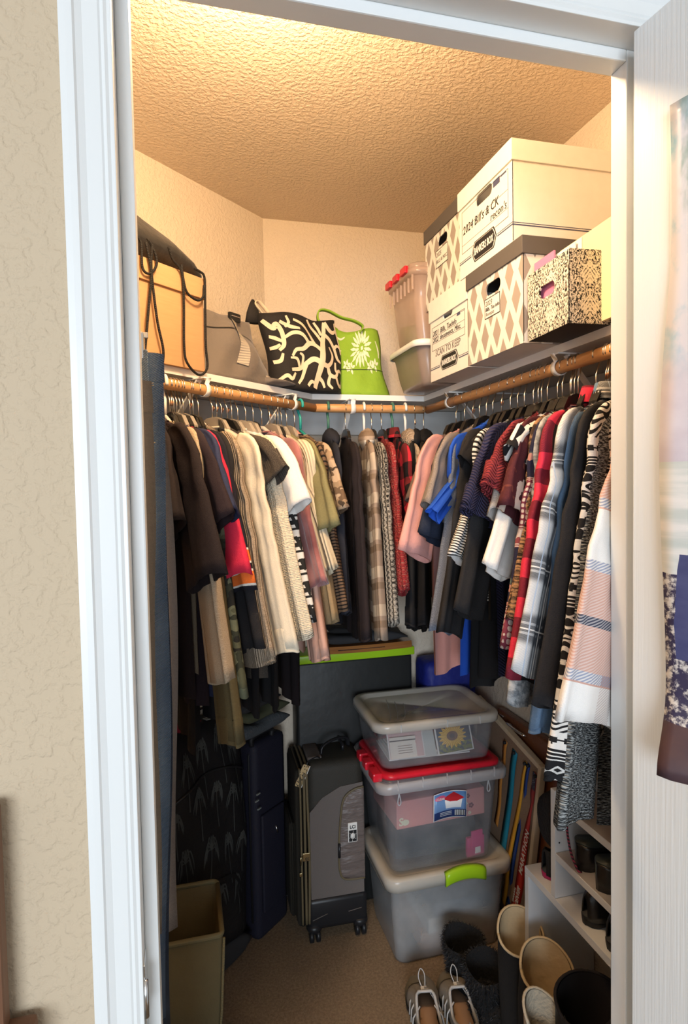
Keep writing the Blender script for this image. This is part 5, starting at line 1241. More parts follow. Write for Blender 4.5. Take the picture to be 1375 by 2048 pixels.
def folded(name, loc, rz, w, d, h, m, label, n=1, seed=0):
    o = empty(name, loc, rz); tag(o, label, 'folded clothes', 'clothes folded in the corner'); rg = np.random.RandomState(seed)
    lo = []; a_ = np.linspace(0, 2 * np.pi, 20, endpoint=False)
    for x in np.linspace(-1, 1, 13):
        e = max(.05, 1 - abs(x) ** 6) ** .5
        yy = d * .5 * np.sign(np.cos(a_)) * np.abs(np.cos(a_)) ** .5 * (.9 + .1 * e); zz = h * .5 + h * .5 * e * np.sign(np.sin(a_)) * np.abs(np.sin(a_)) ** .7 + .006 * np.sin(x * 5 + yy * 20 + rg.uniform(0, 1)) * (np.sin(a_) > 0)
        lo.append(np.c_[np.full(20, x * w / 2) + .004 * np.sin(a_ * 3), yy, np.maximum(zz, 0)])
    obj('fold', *loft(lo), m, o); return o
m_slate = mat('slate_knit', (.075, .085, .095), .9, bump=lambda u, v, p: noise(p, 120, 3), bdist=.003); m_moss = mat('moss_cloth', (.075, .08, .045), .9); m_charc = mat('charcoal_cloth', (.03, .03, .033), .9)
pz_ = np.array([p_[0], p_[1]]); rzs = math.atan2(-LD[1], -LD[0])
folded('folded_sweater', (pz_[0], pz_[1], .689), rzs, .24, .10, .045, m_slate, 'slate grey folded sweater lowest on the navy garment bag', 1, 1)
folded('folded_shirt', (pz_[0] + .01, pz_[1] + .01, .736), rzs, .22, .095, .035, m_moss, 'moss green folded shirt in the middle of the corner pile', 1, 2)
folded('folded_trousers', (pz_[0] - .01, pz_[1], .773), rzs + .05, .20, .09, .03, m_charc, 'charcoal folded trousers topmost of the corner pile', 1, 3)
folded('shadow_block', (folded_at[0], folded_at[1], 0), rzs, .32, .085, .083, m_charc, 'charcoal block added as shadow on the carpet under the palm print backpack', 1, 4); p_ = wl(.64, .10); folded('crumpled_shirt', (p_[0], p_[1], .0), rzs, .10, .15, .10, m_charc, 'charcoal crumpled shirt on the carpet left of the palm print backpack', 1, 5)  # first block is added to stand for the dark shadow under the backpack
p_ = wl(.475, .052)
o = folded('crumpled_shirt', (p_[0], p_[1], .796), rzs, .09, .05, .035, mat('crimson_cloth', (.22, .008, .03), .9), 'crimson crumpled cloth lying on top of the palm print backpack', 1, 6)

# grey spinner suitcase: side panel faces the doorway, zipped front faces left
m_suit_grey = mat('taupe_grey_luggage_cloth', (.135, .115, .105), .8, bump=lambda u, v, p: noise(p, 500, 1), bdist=.0008)
m_suit_dk = mat('dark_olive_luggage_cloth', (.028, .025, .019), .65, bump=lambda u, v, p: noise(p, 420, 1), bdist=.0008)
m_pocket = mat('grey_satin_pocket', (.145, .115, .105), .45, bump=lambda u, v, p: noise(vec(p.t, u * 3, v * 3, p.z * 9), 5, 3), bdist=.012)
m_piping = mat('khaki_piping', (.135, .105, .058), .55); m_blackplas = mat('black_moulded_plastic', (.012, .012, .014), .4)
o = empty('suitcase', (.449, 2.030, 0), R(-2)); tag(o, 'grey and black spinner suitcase standing upright beside the stacked bins', 'suitcase')
# body depth in x: -.115..+.115 ; width in y: -.105..+.12 ; z .06...60
v, f = box_data(-.078, .112, -.100, .115, .055, .598, .028); obj('shell', v, f, m_suit_dk, o)
v, f = box_data(-.118, -.080, -.100, .115, .055, .580, .022); obj('front_cover', v, f, m_suit_dk, o)
v, f = box_data(-.138, -.116, -.080, .095, .085, .40, .014); obj('front_pocket', v, f, m_suit_dk, o)
# grey side panel with diagonal top corner, on the face y=-.100
poly = [(-.072, .150), (-.072, .440), (-.03, .485), (.03, .515), (.106, .522), (.106, .150)]
q = np.array(poly); obj('side_panel', *loft([np.c_[q[:, 0], np.full(6, -.0995), q[:, 1]], np.c_[q[:, 0], np.full(6, -.1035), q[:, 1]]]), m_suit_grey, o, smooth=False)
# side pocket with arched zip
pk = spline([(.108, .508), (.072, .500), (.040, .472), (.028, .40), (.022, .30), (.024, .235), (.042, .205), (.108, .200)], 34)
q = np.vstack([pk, [[.109, .205], [.109, .5]]]); obj('side_pocket', *loft([np.c_[q[:, 0], np.full(len(q), -.1030), q[:, 1]], np.c_[q[:, 0], np.full(len(q), -.1085), q[:, 1]], np.c_[q[:, 0] * .9 + .007, np.full(len(q), -.1115), (q[:, 1] - .35) * .9 + .35]]), m_pocket, o)
tube('pocket_zip', np.c_[pk[:, 0], np.full(len(pk), -.1075), pk[:, 1]], .0036, m_piping, o, 8)
tube('zip_pull', [(.022, -.113, .330), (.021, -.116, .285)], .0045, m_blackplas, o, 8)
for i, x in enumerate((-.079, -.0885, -.101)):
    pth = spline([(x, -.100, .07), (x + .004 * (i == 0), -.1015, .30), (x, -.1015, .50), (x, -.094, .575), (x, -.06, .596 - .010 * i), (x, .09, .596 - .010 * i)], 40)
    tube('piping', pth, .0045 if i < 2 else .0035, m_piping, o, 8)
m_brass = mat('pale_brass', (.55, .45, .25), .3, 1.0)
box('lock', -.098, -.074, -.1085, -.101, .285, .312, m_brass, o, .002); tube('zip_pull', [(-.098, -.106, .30), (-.104, -.108, .30), (-.106, -.109, .275)], .003, m_brass, o); box('zip_pull', -.110, -.100, -.107, -.1035, .235, .247, m_brass, o, .002)
txt('QS', .011, (-.092, -.1095, .290), (1, 0, 0), (0, 0, 1), m_ink, o)
# sewn badge on the pocket
box('badge', .052, .083, -.1145, -.1105, .330, .395, m_paper, o, .002); box('badge_face', .0545, .0805, -.1152, -.1142, .3325, .370, m_ink, o)
txt('LCI', .015, (.0675, -.1152, .376), (1, 0, 0), (0, 0, 1), m_ink, o, align='CENTER', sx=.9, bold=.0005)
a_ = np.linspace(0, 2 * np.pi, 20, endpoint=False); obj('badge_disc', *loft([np.c_[.0675 + .008 * np.cos(a_), np.full(20, yy), .351 + .010 * np.sin(a_)] for yy in (-.1150, -.1158)]), m_paper, o)
mb = MB()
for a in np.linspace(.4, 6.68, 7)[:-1]: mb.add(*tube_data([(.0675 + .009 * math.cos(a), -.1154, .351 + .0115 * math.sin(a)), (.0675 + .0125 * math.cos(a), -.1154, .351 + .018 * math.sin(a))], .0006, 4))
mb.build('badge_ray', m_paper, o)
# black foot band, corner guards, wheels
v, f = box_data(-.084, .116, -.106, .12, .045, .150, .016); obj('base_band', v, f, m_blackplas, o)
tube('trim_line', [(-.07, -.107, .082), (-.02, -.107, .098)], .0014, m_suit_grey, o, 5); tube('trim_line', [(.05, -.107, .094), (.095, -.107, .10)], .0014, m_suit_grey, o, 5)
for x in (-.062, .092):
    for y in (-.085, .10):
        c_ = obj('caster', *loft([np.c_[x + r_ * np.cos(a_), y + r_ * np.sin(a_), np.full(20, z)] for r_, z in ((.026, .06), (.027, .045), (.020, .032))]), m_blackplas, o)
        for dx in (-.011, .011):
            v, f = tube_data([(x + dx - .006, y - .006, .021), (x + dx + .006, y - .006, .021)], .0205, 18); obj('wheel', v, f, m_blackplas, c_)
# top: grey flap, grab handle, luggage tag
v, f = box_data(-.070, -.02, -.06, .06, .590, .604, .006); obj('top_flap', v, f, m_suit_grey, o)
tube('grab_handle', spline([(-.02, -.04, .602), (-.012, -.035, .626), (.03, -.02, .640), (.075, .0, .632), (.085, .01, .602)], 20), .009, m_blackplas, o, 10, .55)
tube('telescopic_handle', [(.06, .06, .60), (.06, .06, .615), (.06, -.02, .615), (.06, -.02, .60)], .006, m_blackplas, o)
tg = empty('luggage_tag', (.368, 1.936, .598), 0); tag(tg, 'leopard print luggage tag hanging by a black strap from the grey suitcase', 'luggage tag')
m_leop = mat('leopard_tag_print', (.4, .3, .15), .5, pat=lambda u, v, p: mix(voro(p, 170) < .36, (.50, .36, .18), (.03, .02, .015)))
th_ = R(24); v, f = box_data(-.0115, .0115, -.002, .002, -.075, 0, .003)
v = np.c_[v[:, 0] * math.cos(th_) + v[:, 2] * math.sin(th_), v[:, 1], -v[:, 0] * math.sin(th_) + v[:, 2] * math.cos(th_)]
obj('tag_card', v, f, m_leop, tg, smooth=False); tube('tag_strap', spline([(.0, 0, -.008), (.006, .004, .008), (.035, .02, .012), (.05, .03, .004)], 14), .0022, m_blackplas, tg, 6)
tube('tag_edge', [(.012 * math.cos(th_), -.0025, -.012 * math.sin(th_)), (.0115 * math.cos(th_) - .073 * math.sin(th_), -.0025, -.0115 * math.sin(th_) - .073 * math.cos(th_))], .0016, m_paper, tg, 5)

# tall black tote box behind the bins, lime rim; wooden board and dark clothes on it
m_blacktub = mat('black_tub_plastic', (.014, .015, .015), .45, bump=lambda u, v, p: noise(p, 12, 3), bdist=.002)
o = empty('tall_storage_tub', (.628, 2.135, 0)); tag(o, 'tall black storage tub with lime green rim standing against the back wall', 'tub')
v, f = box_data(-.262, .165, -.052, .045, 0, .888, .012); obj('tub', v, f, m_blacktub, o)
v, f = box_data(-.262, .172, -.060, .052, .885, .915, .004); obj('rim', v, f, m_limeplastic, o)
o = empty('wooden_board', (.63, 2.13, .9155)); tag(o, 'bowed brown wooden board lying on the lime green rim of the tub', 'board')
m_guitar = mat('varnished_wood', (.30, .12, .035), .25, pat=lambda u, v, p: mix(noise(vec(p.t, u * 5, v * 90, p.z * 90), 1, 3), (.20, .07, .02), (.40, .17, .05)), coat=.3)
lo = []
for x in np.linspace(-.17, .155, 16):
    dep = .062 + .012 * (1 - (x / .17) ** 2); lo.append(np.array([(x, -dep, 0.0), (x, -dep - .003, .012), (x, -dep + .002, .024), (x, .05, .024), (x, .05, 0)]))
obj('board_body', *loft(lo), m_guitar, o, smooth=False); tube('inlay_line', [(x, -.076 - .0 * x, .013) for x in np.linspace(-.12, .05, 8)], .0012, m_ink, o, 5)
folded('folded_jacket', (.62, 2.125, .941), 0.02, .30, .12, .035, m_charc, 'charcoal folded jacket lying on the bowed wooden board', 1, 8)['group'] = 'clothes folded on the board'
folded('folded_scarf', (.60, 2.13, .977), -.04, .22, .10, .022, mat('black_cloth', (.012, .012, .013), .9), 'black folded scarf on top of the charcoal jacket on the board', 1, 9)['group'] = 'clothes folded on the board'
# royal blue bag between tub and right wall
o = empty('shopping_bag', (.93, 2.10, 0)); tag(o, 'royal blue fabric bag standing in the back right corner behind the bins', 'bag')
m_royalbag = mat('royal_blue_nylon', (.01, .018, .20), .6, bump=lambda u, v, p: noise(p, 14, 3), bdist=.01); v, f = box_data(-.10, .10, -.06, .07, 0, .86, .03); obj('bag_body', v, f, m_royalbag, o)
tube('bag_handle', spline([(-.05, -.03, .85), (-.04, -.03, .92), (.04, -.03, .92), (.05, -.03, .85)], 16), .006, m_royalbag, o)
# ================================================================ corkboard with ribbons, cases against the right wall
def ob(name, origin, ax, ay, label=None, cat=None, group=None):
    """empty whose local x,y,z follow given axes"""
    ax, ay = Vector(ax).normalized(), Vector(ay).normalized(); az = ax.cross(ay).normalized(); ay = az.cross(ax)
    o = bpy.data.objects.new(name, None); COL.objects.link(o); o.empty_display_size = .05
    o.matrix_world = Matrix(((ax.x, ay.x, az.x, origin[0]), (ax.y, ay.y, az.y, origin[1]), (ax.z, ay.z, az.z, origin[2]), (0, 0, 0, 1)))
    return tag(o, label, cat, group)
CO_ = (1.012, 1.695, .006); DNV = Vector((-.012, -.185, .98)).normalized(); BKV = Vector((.0, .98, .185)).normalized()
# local x: towards the back, local y: up, local z: out of the face (towards -x)
cbx = ob('cork_board', CO_, BKV, DNV, 'brown cork board in a pale wooden frame leaning beside the clear bins', 'cork board')
m_cork = mat('brown_cork', (.26, .17, .11), .9, pat=lambda u, v, p: mix(noise(p, 160, 4, .7), (.21, .135, .085), (.30, .20, .135)), bump=lambda u, v, p: noise(p, 220, 3), bdist=.0008)
m_palewood = mat('pale_pine_frame', (.62, .50, .34), .5, pat=lambda u, v, p: mix(noise(vec(p.t, u * 60, v * 4, p.z * 60), 1, 3), (.54, .42, .27), (.68, .56, .40)))
sgn_z = 1 if (cbx.matrix_world.to_3x3() @ Vector((0, 0, 1))).x < 0 else -1
def zz(a): return a * sgn_z
BW, BH = .42, .672
box('cork_panel', .012, BW - .012, .012, BH - .012, zz(-.006), zz(.004), m_cork, cbx)
for a in ((0, .016, 0, BH), (BW - .016, BW, 0, BH), (.016, BW - .016, 0, .016), (.016, BW - .016, BH - .016, BH)):
    box('frame_rail', a[0], a[1], a[2], a[3], zz(-.009), zz(.011), m_palewood, cbx, .003)
def bl(x, y, z=.006): return cbx.matrix_world @ Vector((x, y, zz(z)))
def ribbon(name, pts, wid, m, label, group='ribbons pinned on the cork board', pats=None, lift=.0065, pin=True):
    """flat ribbon pinned to the board: pts in board coordinates"""
    o = ob(name, bl(0, 0, 0), BKV, DNV, label, 'ribbon', group)
    c = spline(pts, 40); w = np.interp(np.linspace(0, 1, 40), np.linspace(0, 1, len(wid)), wid)
    t = np.gradient(c, axis=0); t /= np.linalg.norm(t, axis=1)[:, None]; nr = np.c_[-t[:, 1], t[:, 0]]
    lo, lu = [], []; arc = np.concatenate([[0], np.cumsum(np.linalg.norm(np.diff(c, axis=0), axis=1))])
    for i in range(40):
        zl = lift + .002 * math.sin(i * .35)
        a, b_ = c[i] + nr[i] * w[i], c[i] - nr[i] * w[i]
        lo.append(np.array([(a[0], a[1], zz(zl)), (c[i][0], c[i][1], zz(zl + .001)), (b_[0], b_[1], zz(zl)), (c[i][0], c[i][1], zz(zl - .0006))])); lu += [(0, arc[i]), (.5, arc[i]), (1, arc[i]), (.5, arc[i])]
    obj('ribbon_strip', *loft(lo), m, o, uv=lu)
    if pin: 
        pv_ = tube_data([(pts[0][0], pts[0][1] - .006, zz(lift)), (pts[0][0], pts[0][1] - .006, zz(lift + .009))], [.006, .0045], 10); obj('pin', *pv_, m_ink, o)
    return o, c, w
m_tealr = mat('teal_ribbon', (.012, .20, .30), .5); m_goldr = mat('gold_ribbon', (.72, .36, .035), .45); m_blur = mat('cobalt_ribbon', (.02, .06, .26), .45); m_orr = mat('orange_ribbon', (.50, .20, .04), .5)
m_redr = mat('red_ribbon', (.58, .035, .025), .45, coords='UV', pat=lambda u, v, p: mix(sstep(v, .0, .46), (.30, .04, .04), (.66, .04, .025)))
m_galaxy = mat('dark_photo_print', (.05, .05, .08), .4, pat=lambda u, v, p: mix(voro(p, 130) < .24, (.03, .03, .05), (.30, .38, .48)))
ribbon('medal_ribbon', [(.205, .628), (.215, .50), (.22, .30)], [.011, .012, .013], m_orr, 'short orange ribbon pinned at the back of the cork board')
ribbon('medal_ribbon', [(.148, .628), (.158, .45), (.175, .12), (.178, .04)], [.016, .018, .021, .021], m_tealr, 'teal blue ribbon on the cork board beside the bins')
ribbon('medal_ribbon', [(.083, .634), (.100, .48), (.130, .20), (.136, .06)], [.007, .010, .014, .014], m_goldr, 'golden yellow ribbon on the cork board doubled with a cobalt one')
ribbon('medal_ribbon', [(.069, .636), (.082, .48), (.108, .20), (.114, .06)], [.007, .009, .011, .011], m_blur, 'cobalt blue ribbon hanging alongside the golden yellow ribbon', lift=.0045)
rb_, c, w = ribbon('medal_ribbon', [(.024, .632), (.034, .55), (.038, .50), (.048, .36), (.060, .20), (.072, .085)], [.013, .012, .006, .018, .022, .020], m_redr, 'red ribbon lettered MARATHON and DENVER nearest the frame edge of the cork board')
# lettering runs up the ribbon, following its slope
def rtext(s_, x, y, size, sx=1.0, shear=.0, m=m_paper, bold=.0004):
    d = Vector((-.075, 1.0, 0)).normalized() if sgn_z > 0 else Vector((-.095, 1, 0)).normalized()
    up = Vector((0, 0, zz(1))).cross(d)
    return txt(s_, size, (x, y, zz(.0098)), d, up, m, rb_, sx=sx, bold=bold, shear=shear)
rtext('MARATHON', .0445, .255, .027, 1.12); rtext('DENVER', .052, .128, .024, .86, .25); rtext('ROCK & ROLL', .0755, .125, .010, .95); rtext('1/2 SERIES', .0665, .098, .007, .6, .2)
o = ob('race_medal', bl(0, 0, 0), BKV, DNV, 'dark printed race medal hanging at the foot of the red ribbon', 'medal')
box('medal_plate', .080, .115, .018, .088, zz(.006), zz(.011), m_galaxy, o, .003)
box('ribbon_patch', .022, .040, .575, .632, zz(.0085), zz(.0095), m_galaxy, rb_, .0004)

# brown leather case with chrome handle behind the board, black bag between
m_leather = mat('brown_leather', (.17, .055, .020), .35, bump=lambda u, v, p: noise(p, 80, 4), bdist=.0015, coat=.2); m_chrome = mat('chrome', (.82, .82, .82), .15, 1.0)
o = empty('leather_case', (1.042, 1.72, .70)); tag(o, 'brown leather case with chrome handle behind the cork board', 'case')
v, f = box_data(-.016, .012, -.21, .17, -.69, .03, .006); obj('case_body', v, f, m_leather, o)
tube('handle', spline([(-.016, -.02, .005), (-.034, -.02, .012), (-.034, .07, .012), (-.016, .07, .005)], 16), .0045, m_chrome, o)
for y in (-.15, .14): box('clasp', -.020, -.014, y - .012, y + .012, -.012, .016, m_chrome, o, .002)
# ================================================================ white shoe rack along the right wall
m_mel = mat('white_melamine', (.70, .72, .75), .45, spec=.4); m_melshelf = mat('grey_melamine_shelf', (.40, .38, .385), .55)
rk = empty('shoe_rack', (.855, .75, 0)); tag(rk, 'white shoe rack with open shelves along the right wall by the doorway', 'shoe rack')
RKW = 1.055 - .855; Y1 = .545
def rbox(n, *a, m=m_mel, b=.001): return box(n, *a, m, rk, b)
rbox('side_panel', 0, RKW, Y1 - .002, Y1 + .016, .482, .750)
rbox('side_panel', 0, RKW, .0, .016, .482, .750)
rbox('shelf', .0, RKW, .0, .682, .462, .481); rbox('side_panel', 0, RKW, .664, .682, 0, .461); rbox('side_panel', 0, RKW, .0, .016, 0, .461)
sh2 = rbox('shelf', .0, RKW, .016, Y1 - .003, .580, .5965); sh3 = rbox('shelf', .0, RKW, .016, Y1 - .003, .716, .7325); rbox('back_panel', RKW - .004, RKW, .016, Y1 - .003, .482, .75)
box('shelf_lining', .0015, RKW - .005, .018, Y1 - .005, .5966, .5975, m_melshelf, rk); box('shelf_lining', .0015, RKW - .005, .018, Y1 - .005, .7326, .7335, m_melshelf, rk)
for z in (.62, .66, .70): tube('peg_hole', [(.012, Y1 - .0021, z), (.012, Y1 - .0028, z)], .0022, m_ink, rk, 8)

# ---- shoes
m_blkleather = mat('black_shoe_leather', (.012, .012, .013), .28, bump=lambda u, v, p: noise(p, 60, 3), bdist=.0008, coat=.25); m_blkrubber = mat('black_rubber', (.012, .012, .012), .55); m_blksuede = mat('black_suede', (.012, .0115, .012), .9, bump=lambda u, v, p: noise(p, 220, 3), bdist=.001)
m_insole = mat('dark_insole', (.05, .05, .05), .8)
def outline(t, L_, w):
    """half widths left/right along a foot, t 0 heel .. 1 toe"""
    base = np.interp(t, [0, .03, .10, .25, .45, .70, .85, .95, .99, 1], [.12, .50, .74, .76, .72, 1.0, .96, .66, .30, .06])
    return w / 2 * base
def shoe(name, loc, rz, L_, w, h_heel, h_vamp, sole, m_up, m_sole, label, cat, group=None, open_=(.06, .50), mule=False, m_in=None, toe_up=.0, flip=1, rnd=False):
    """low shoe: local +y towards the toe"""
    o = empty(name, loc, rz); tag(o, label, cat, group)
    ts = np.concatenate([[0, .015, .04], np.linspace(.08, .92, 20), [.955, .98, 1.0]])
    lo = []
    for z, g in ((0, -.004), (.004, 0.0), (sole * .7, .001), (sole, -.002)):
        L_side = [(-outline(t, L_, w) - g * (outline(t, L_, w) > .01), t * L_, z + toe_up * max(0, t - .75) ** 1.5) for t in ts]; R_side = [(outline(t, L_, w) * (1 - .06 * math.sin(t * 3.14)) + g * (outline(t, L_, w) > .01), t * L_, z + toe_up * max(0, t - .75) ** 1.5) for t in ts[::-1]]
        lo.append(np.array(L_side + R_side) * [flip, 1, 1])
    obj('sole', *loft(lo), m_sole, o)
    # upper: arches across the foot; over the opening they stop at the collar
    V, F = [], []; nphi = 19; rows = []
    for t in ts[1:-1]:
        hw = outline(t, L_, w) * .97; hh = np.interp(t, [0, .13, .3, .5, .62, .8, .93, 1], [h_heel * (.5 if rnd else .85), h_heel, h_heel * .94, h_vamp, h_vamp * .88, h_vamp * .62, h_vamp * .46, h_vamp * .2])
        op = open_[0] < t < open_[1]
        k = 0.0
        if op:
            q = (t - open_[0]) / (open_[1] - open_[0]); k = .62 * min(1, math.sin(q * math.pi) ** .45)
        phi = np.concatenate([np.linspace(0, math.pi / 2 * (1 - k), nphi // 2 + 1)[:-1], [math.pi / 2 * (1 - k)]])
        left = np.array([(-hw * math.cos(p_) ** (.85 if rnd else .55), t * L_, sole - .002 + hh * math.sin(p_) ** (1.0 if rnd else .8)) for p_ in phi])
        rows.append((left, op))
    for sgn in (-1, 1):
        lo = [r_[0] * [-sgn * flip if False else (1 if sgn < 0 else -1), 1, 1] for r_ in rows]
        v, f = loft(lo, False, False, False); n0 = len(V) and sum(len(x) for x in V)
        V.append(v); F += [tuple(i + n0 for i in q) for q in f]
    up = obj('upper', np.vstack(V), F, m_up, o); md = up.modifiers.new('thickness', 'SOLIDIFY'); md.thickness = .0035; md.offset = -1
    lo = np.array([(-outline(t, L_, w) * .86, t * L_, sole + .001) for t in ts] + [(outline(t, L_, w) * .86, t * L_, sole + .001) for t in ts[::-1]]); obj('insole', *loft([lo, lo + [0, 0, .003]]), m_in or m_insole, o)
    return o
# black clogs: high rounded backs towards us, on the low shelf; platform clogs on the next
shoe('clog', (.960, 1.20, .4815), R(88), .215, .078, .088, .084, .018, m_blkleather, m_blkrubber, 'polished black leather clog farther from the doorway on the low shelf', 'shoe', 'black leather clogs', (.66, .93), rnd=True)
shoe('clog', (.965, 1.115, .4815), R(90), .215, .080, .088, .084, .018, m_blkleather, m_blkrubber, 'polished black leather clog nearer the doorway on the low shelf', 'shoe', 'black leather clogs', (.66, .93), rnd=True)
for o_ in ('clog', 'clog.001'): 
    c_ = bpy.data.objects[o_]; c_.location.x = 1.048 if False else .868; c_.rotation_euler[2] = R(-90)
def platform_shoe(loc, rz, label):
    """wedge-soled mule seen from its thick heel end"""
    o = empty('platform_mule', loc, rz); tag(o, label, 'shoe', 'black platform mules'); ts = np.linspace(0, 1, 20); L_, w = .20, .082; lo = []
    for q, g in ((0, .80), (.5, .93), (.9, 1.0), (1.0, .98)):
        l_ = [(-outline(t, L_, w) * g, t * L_, q * (.062 - .030 * t)) for t in ts]; r_ = [(outline(t, L_, w) * g, t * L_, q * (.062 - .030 * t)) for t in ts[::-1]]; lo.append(np.array(l_ + r_))
    obj('wedge_sole', *loft(lo), m_blkleather, o)
    l_ = np.array([(-outline(t, L_, w) * .88, t * L_, .0625 - .030 * t) for t in ts] + [(outline(t, L_, w) * .88, t * L_, .0625 - .030 * t) for t in ts[::-1]]); obj('footbed', *loft([l_, l_ + [0, 0, .003]]), mat('dark_green_grey_footbed', (.035, .045, .040), .5), o)
    rows = []
    for t in np.linspace(.52, .92, 9):
        hw = outline(t, L_, w); rows.append(np.array([(-hw * math.cos(p_), t * L_, .058 - .03 * t + .045 * (1 - .5 * (t - .52)) * math.sin(p_)) for p_ in np.linspace(0, math.pi, 13)]))
    u_ = obj('strap_upper', *loft(rows, False, False, False), m_blkleather, o); u_.modifiers.new('thickness', 'SOLIDIFY').thickness = .003
platform_shoe((.866, 1.225, .598), R(-92), 'black platform mule farther from the doorway on the middle rack shelf')
platform_shoe((.862, 1.145, .598), R(-90), 'black platform mule nearer the doorway on the middle rack shelf')
o = empty('twisted_cord', (.862, 1.255, .598)); tag(o, 'thin twisted red and black cord hanging over the rack shelf edge', 'cord')
tube('cord_strand', spline([(.012, -.03, .135), (.0, -.02, .13), (-.008, -.012, .10), (-.005, -.02, .04), (.0, -.04, .004), (.004, -.05, .003)], 40), .0028, mat('red_black_twist', (.2, .02, .04), .7, pat=lambda u, v, p: mix(frac((p.z + u * .4) * 130.0) < .5, (.02, .012, .02), (.33, .04, .08))), o, 6)
shoe('sneaker', (.875, 1.10, .7340), R(-90), .18, .075, .05, .055, .018, mat('grey_mesh', (.12, .12, .13), .8), mat('coral_rubber', (.60, .10, .12), .5), 'grey sneaker with coral sole on the top rack shelf under the marled cardigan', 'shoe')
shoe('sneaker', (.875, 1.375, .4815), R(-90), .17, .078, .065, .06, .014, m_blksuede, mat('magenta_rubber', (.38, .015, .09), .5), 'black sneaker with magenta sole edge at the far end of the low shelf', 'shoe')
folded('crumpled_bag', (.955, 1.37, .545), R(90), .10, .15, .16, mat('black_mesh_bag', (.010, .009, .011), .95, bump=lambda u, v, p: noise(p, 120, 3), bdist=.004), 'black crumpled bag behind the black sneaker on the low shelf', 1, 12)['category'] = 'bag'
bpy.data.objects['crumpled_bag']['group'] = 'bags on the shoe rack'
# shoes below the rack
for x, y, rz, lab in ((.90, 1.02, -80, 'black shoe lying in the shadow under the rack, nearer the doorway'), (.90, 1.28, -95, 'black shoe lying in the shadow under the rack, behind the tall boots')):
    shoe('flat_shoe', (x, y, .0), R(rz), .14, .075, .05, .055, .014, m_blksuede, m_blkrubber, lab, 'shoe', 'shoes under the rack')

# ---- tall black boots with beige lining, shafts slumped open
m_beigelin = mat('beige_boot_lining', (.56, .43, .26), .8, bump=lambda u, v, p: noise(p, 26, 3), bdist=.004); m_fur = mat('black_fur', (.010, .010, .011), .85, bump=lambda u, v, p: noise(p, 150, 4, .8), bdist=.006)
def tall_boot(loc, rz, H, label, lean=(0, 0), rx=.062, ry=.048, m=m_blksuede, m_lin=m_beigelin, group=None, cut=.10, foot=True, name='tall_boot'):
    """boot: foot along local +y, shaft with a back wall standing higher than its front, lined inside"""
    o = empty(name, loc, rz); tag(o, label, 'boot', group); a_ = np.linspace(0, 2 * np.pi, 32, endpoint=False)
    lo = []; lin = []
    for q in np.linspace(0, 1, 12):
        z = .06 + (H - .06) * q; r1, r2 = rx * (.74 + .26 * q), ry * (.85 + .15 * q)
        top = (-cut * (.5 + .5 * np.sin(a_))) * q ** 3          # front (+y) lower
        cx, cy = lean[0] * q * q, lean[1] * q * q
        wob = 1 + .04 * np.sin(3 * a_ + q * 6) * q
        lo.append(np.c_[cx + r1 * np.cos(a_) * wob, cy + r2 * np.sin(a_) * wob, z + top])
        if q > .25: lin.append(np.c_[cx + (r1 - .005) * np.cos(a_) * wob, cy + (r2 - .005) * np.sin(a_) * wob, z + top + (.001 if q < 1 else .0)])
    base = [np.c_[rx * .70 * np.cos(a_), ry * .9 * np.sin(a_), np.full(32, z)] for z in (.022,)]
    obj('shaft', *loft(base + lo, True, False), m, o)
    v, f = loft(lin[::-1] + [lin[0] * [0.9, .9, 0] + [0, 0, .07]], False, True) if False else loft([l for l in lin[::-1]], False, True); obj('lining', v, f, m_lin, o)
    tp = np.vstack([lo[-1], lo[-1][:1]]); tube('top_binding', tp, .0035, m_lin if m_lin is not m_insole else m, o, 6)
    if foot:
        ts = np.linspace(0, 1, 16); rows = []
        for t in ts[1:]:
            hw = .042 * (1 - .75 * max(0, (t - .7) / .3) ** 2.2); hh = .085 - .045 * t - .02 * max(0, t - .8) * 5
            rows.append(np.array([(hw * math.cos(p_), -.045 + t * .205, .020 + max(.004, hh) * math.sin(p_) ** .8) for p_ in np.linspace(0, math.pi, 14)] + [(hw * math.cos(p_), -.045 + t * .205, .018) for p_ in np.linspace(math.pi, 0, 6)]))
        obj('foot', *loft(rows), m, o)
        lo2 = []
        for z in (0, .004, .020): lo2.append(np.array([(-.045 * (1 - .75 * max(0, (t - .7) / .3) ** 2.2) * (1 if t > .05 else .8), -.05 + t * .215, z) for t in ts] + [(.045 * (1 - .75 * max(0, (t - .7) / .3) ** 2.2) * (1 if t > .05 else .8), -.05 + t * .215, z) for t in ts[::-1]]))
        obj('sole', *loft(lo2), m_blkrubber, o)
    return o
b1 = tall_boot((.828, 1.425, 0), R(172), .352, 'tall black suede boot with beige lining, farther one beside the frosted bin', lean=(-.005, .005), rx=.060, ry=.046, group='tall lined boots', cut=.075)
b2 = tall_boot((.815, 1.300, 0), R(170), .352, 'tall black suede boot with beige lining, nearer one with its lining open wide', lean=(-.015, .005), rx=.064, ry=.050, group='tall lined boots', cut=.075)
b3 = tall_boot((.818, 1.120, 0), R(200), .395, 'tall black leather boot with wide open top at the bottom right', rx=.085, ry=.055, m=mat('black_boot_leather', (.014, .016, .018), .45, bump=lambda u, v, p: noise(p, 30, 4), bdist=.003), m_lin=mat('dark_boot_lining', (.012, .009, .010), .9), cut=.03)
tube('side_zip', [(-.02, -.056, .05), (-.025, -.057, .39)], .003, m_ink, b3, 6)
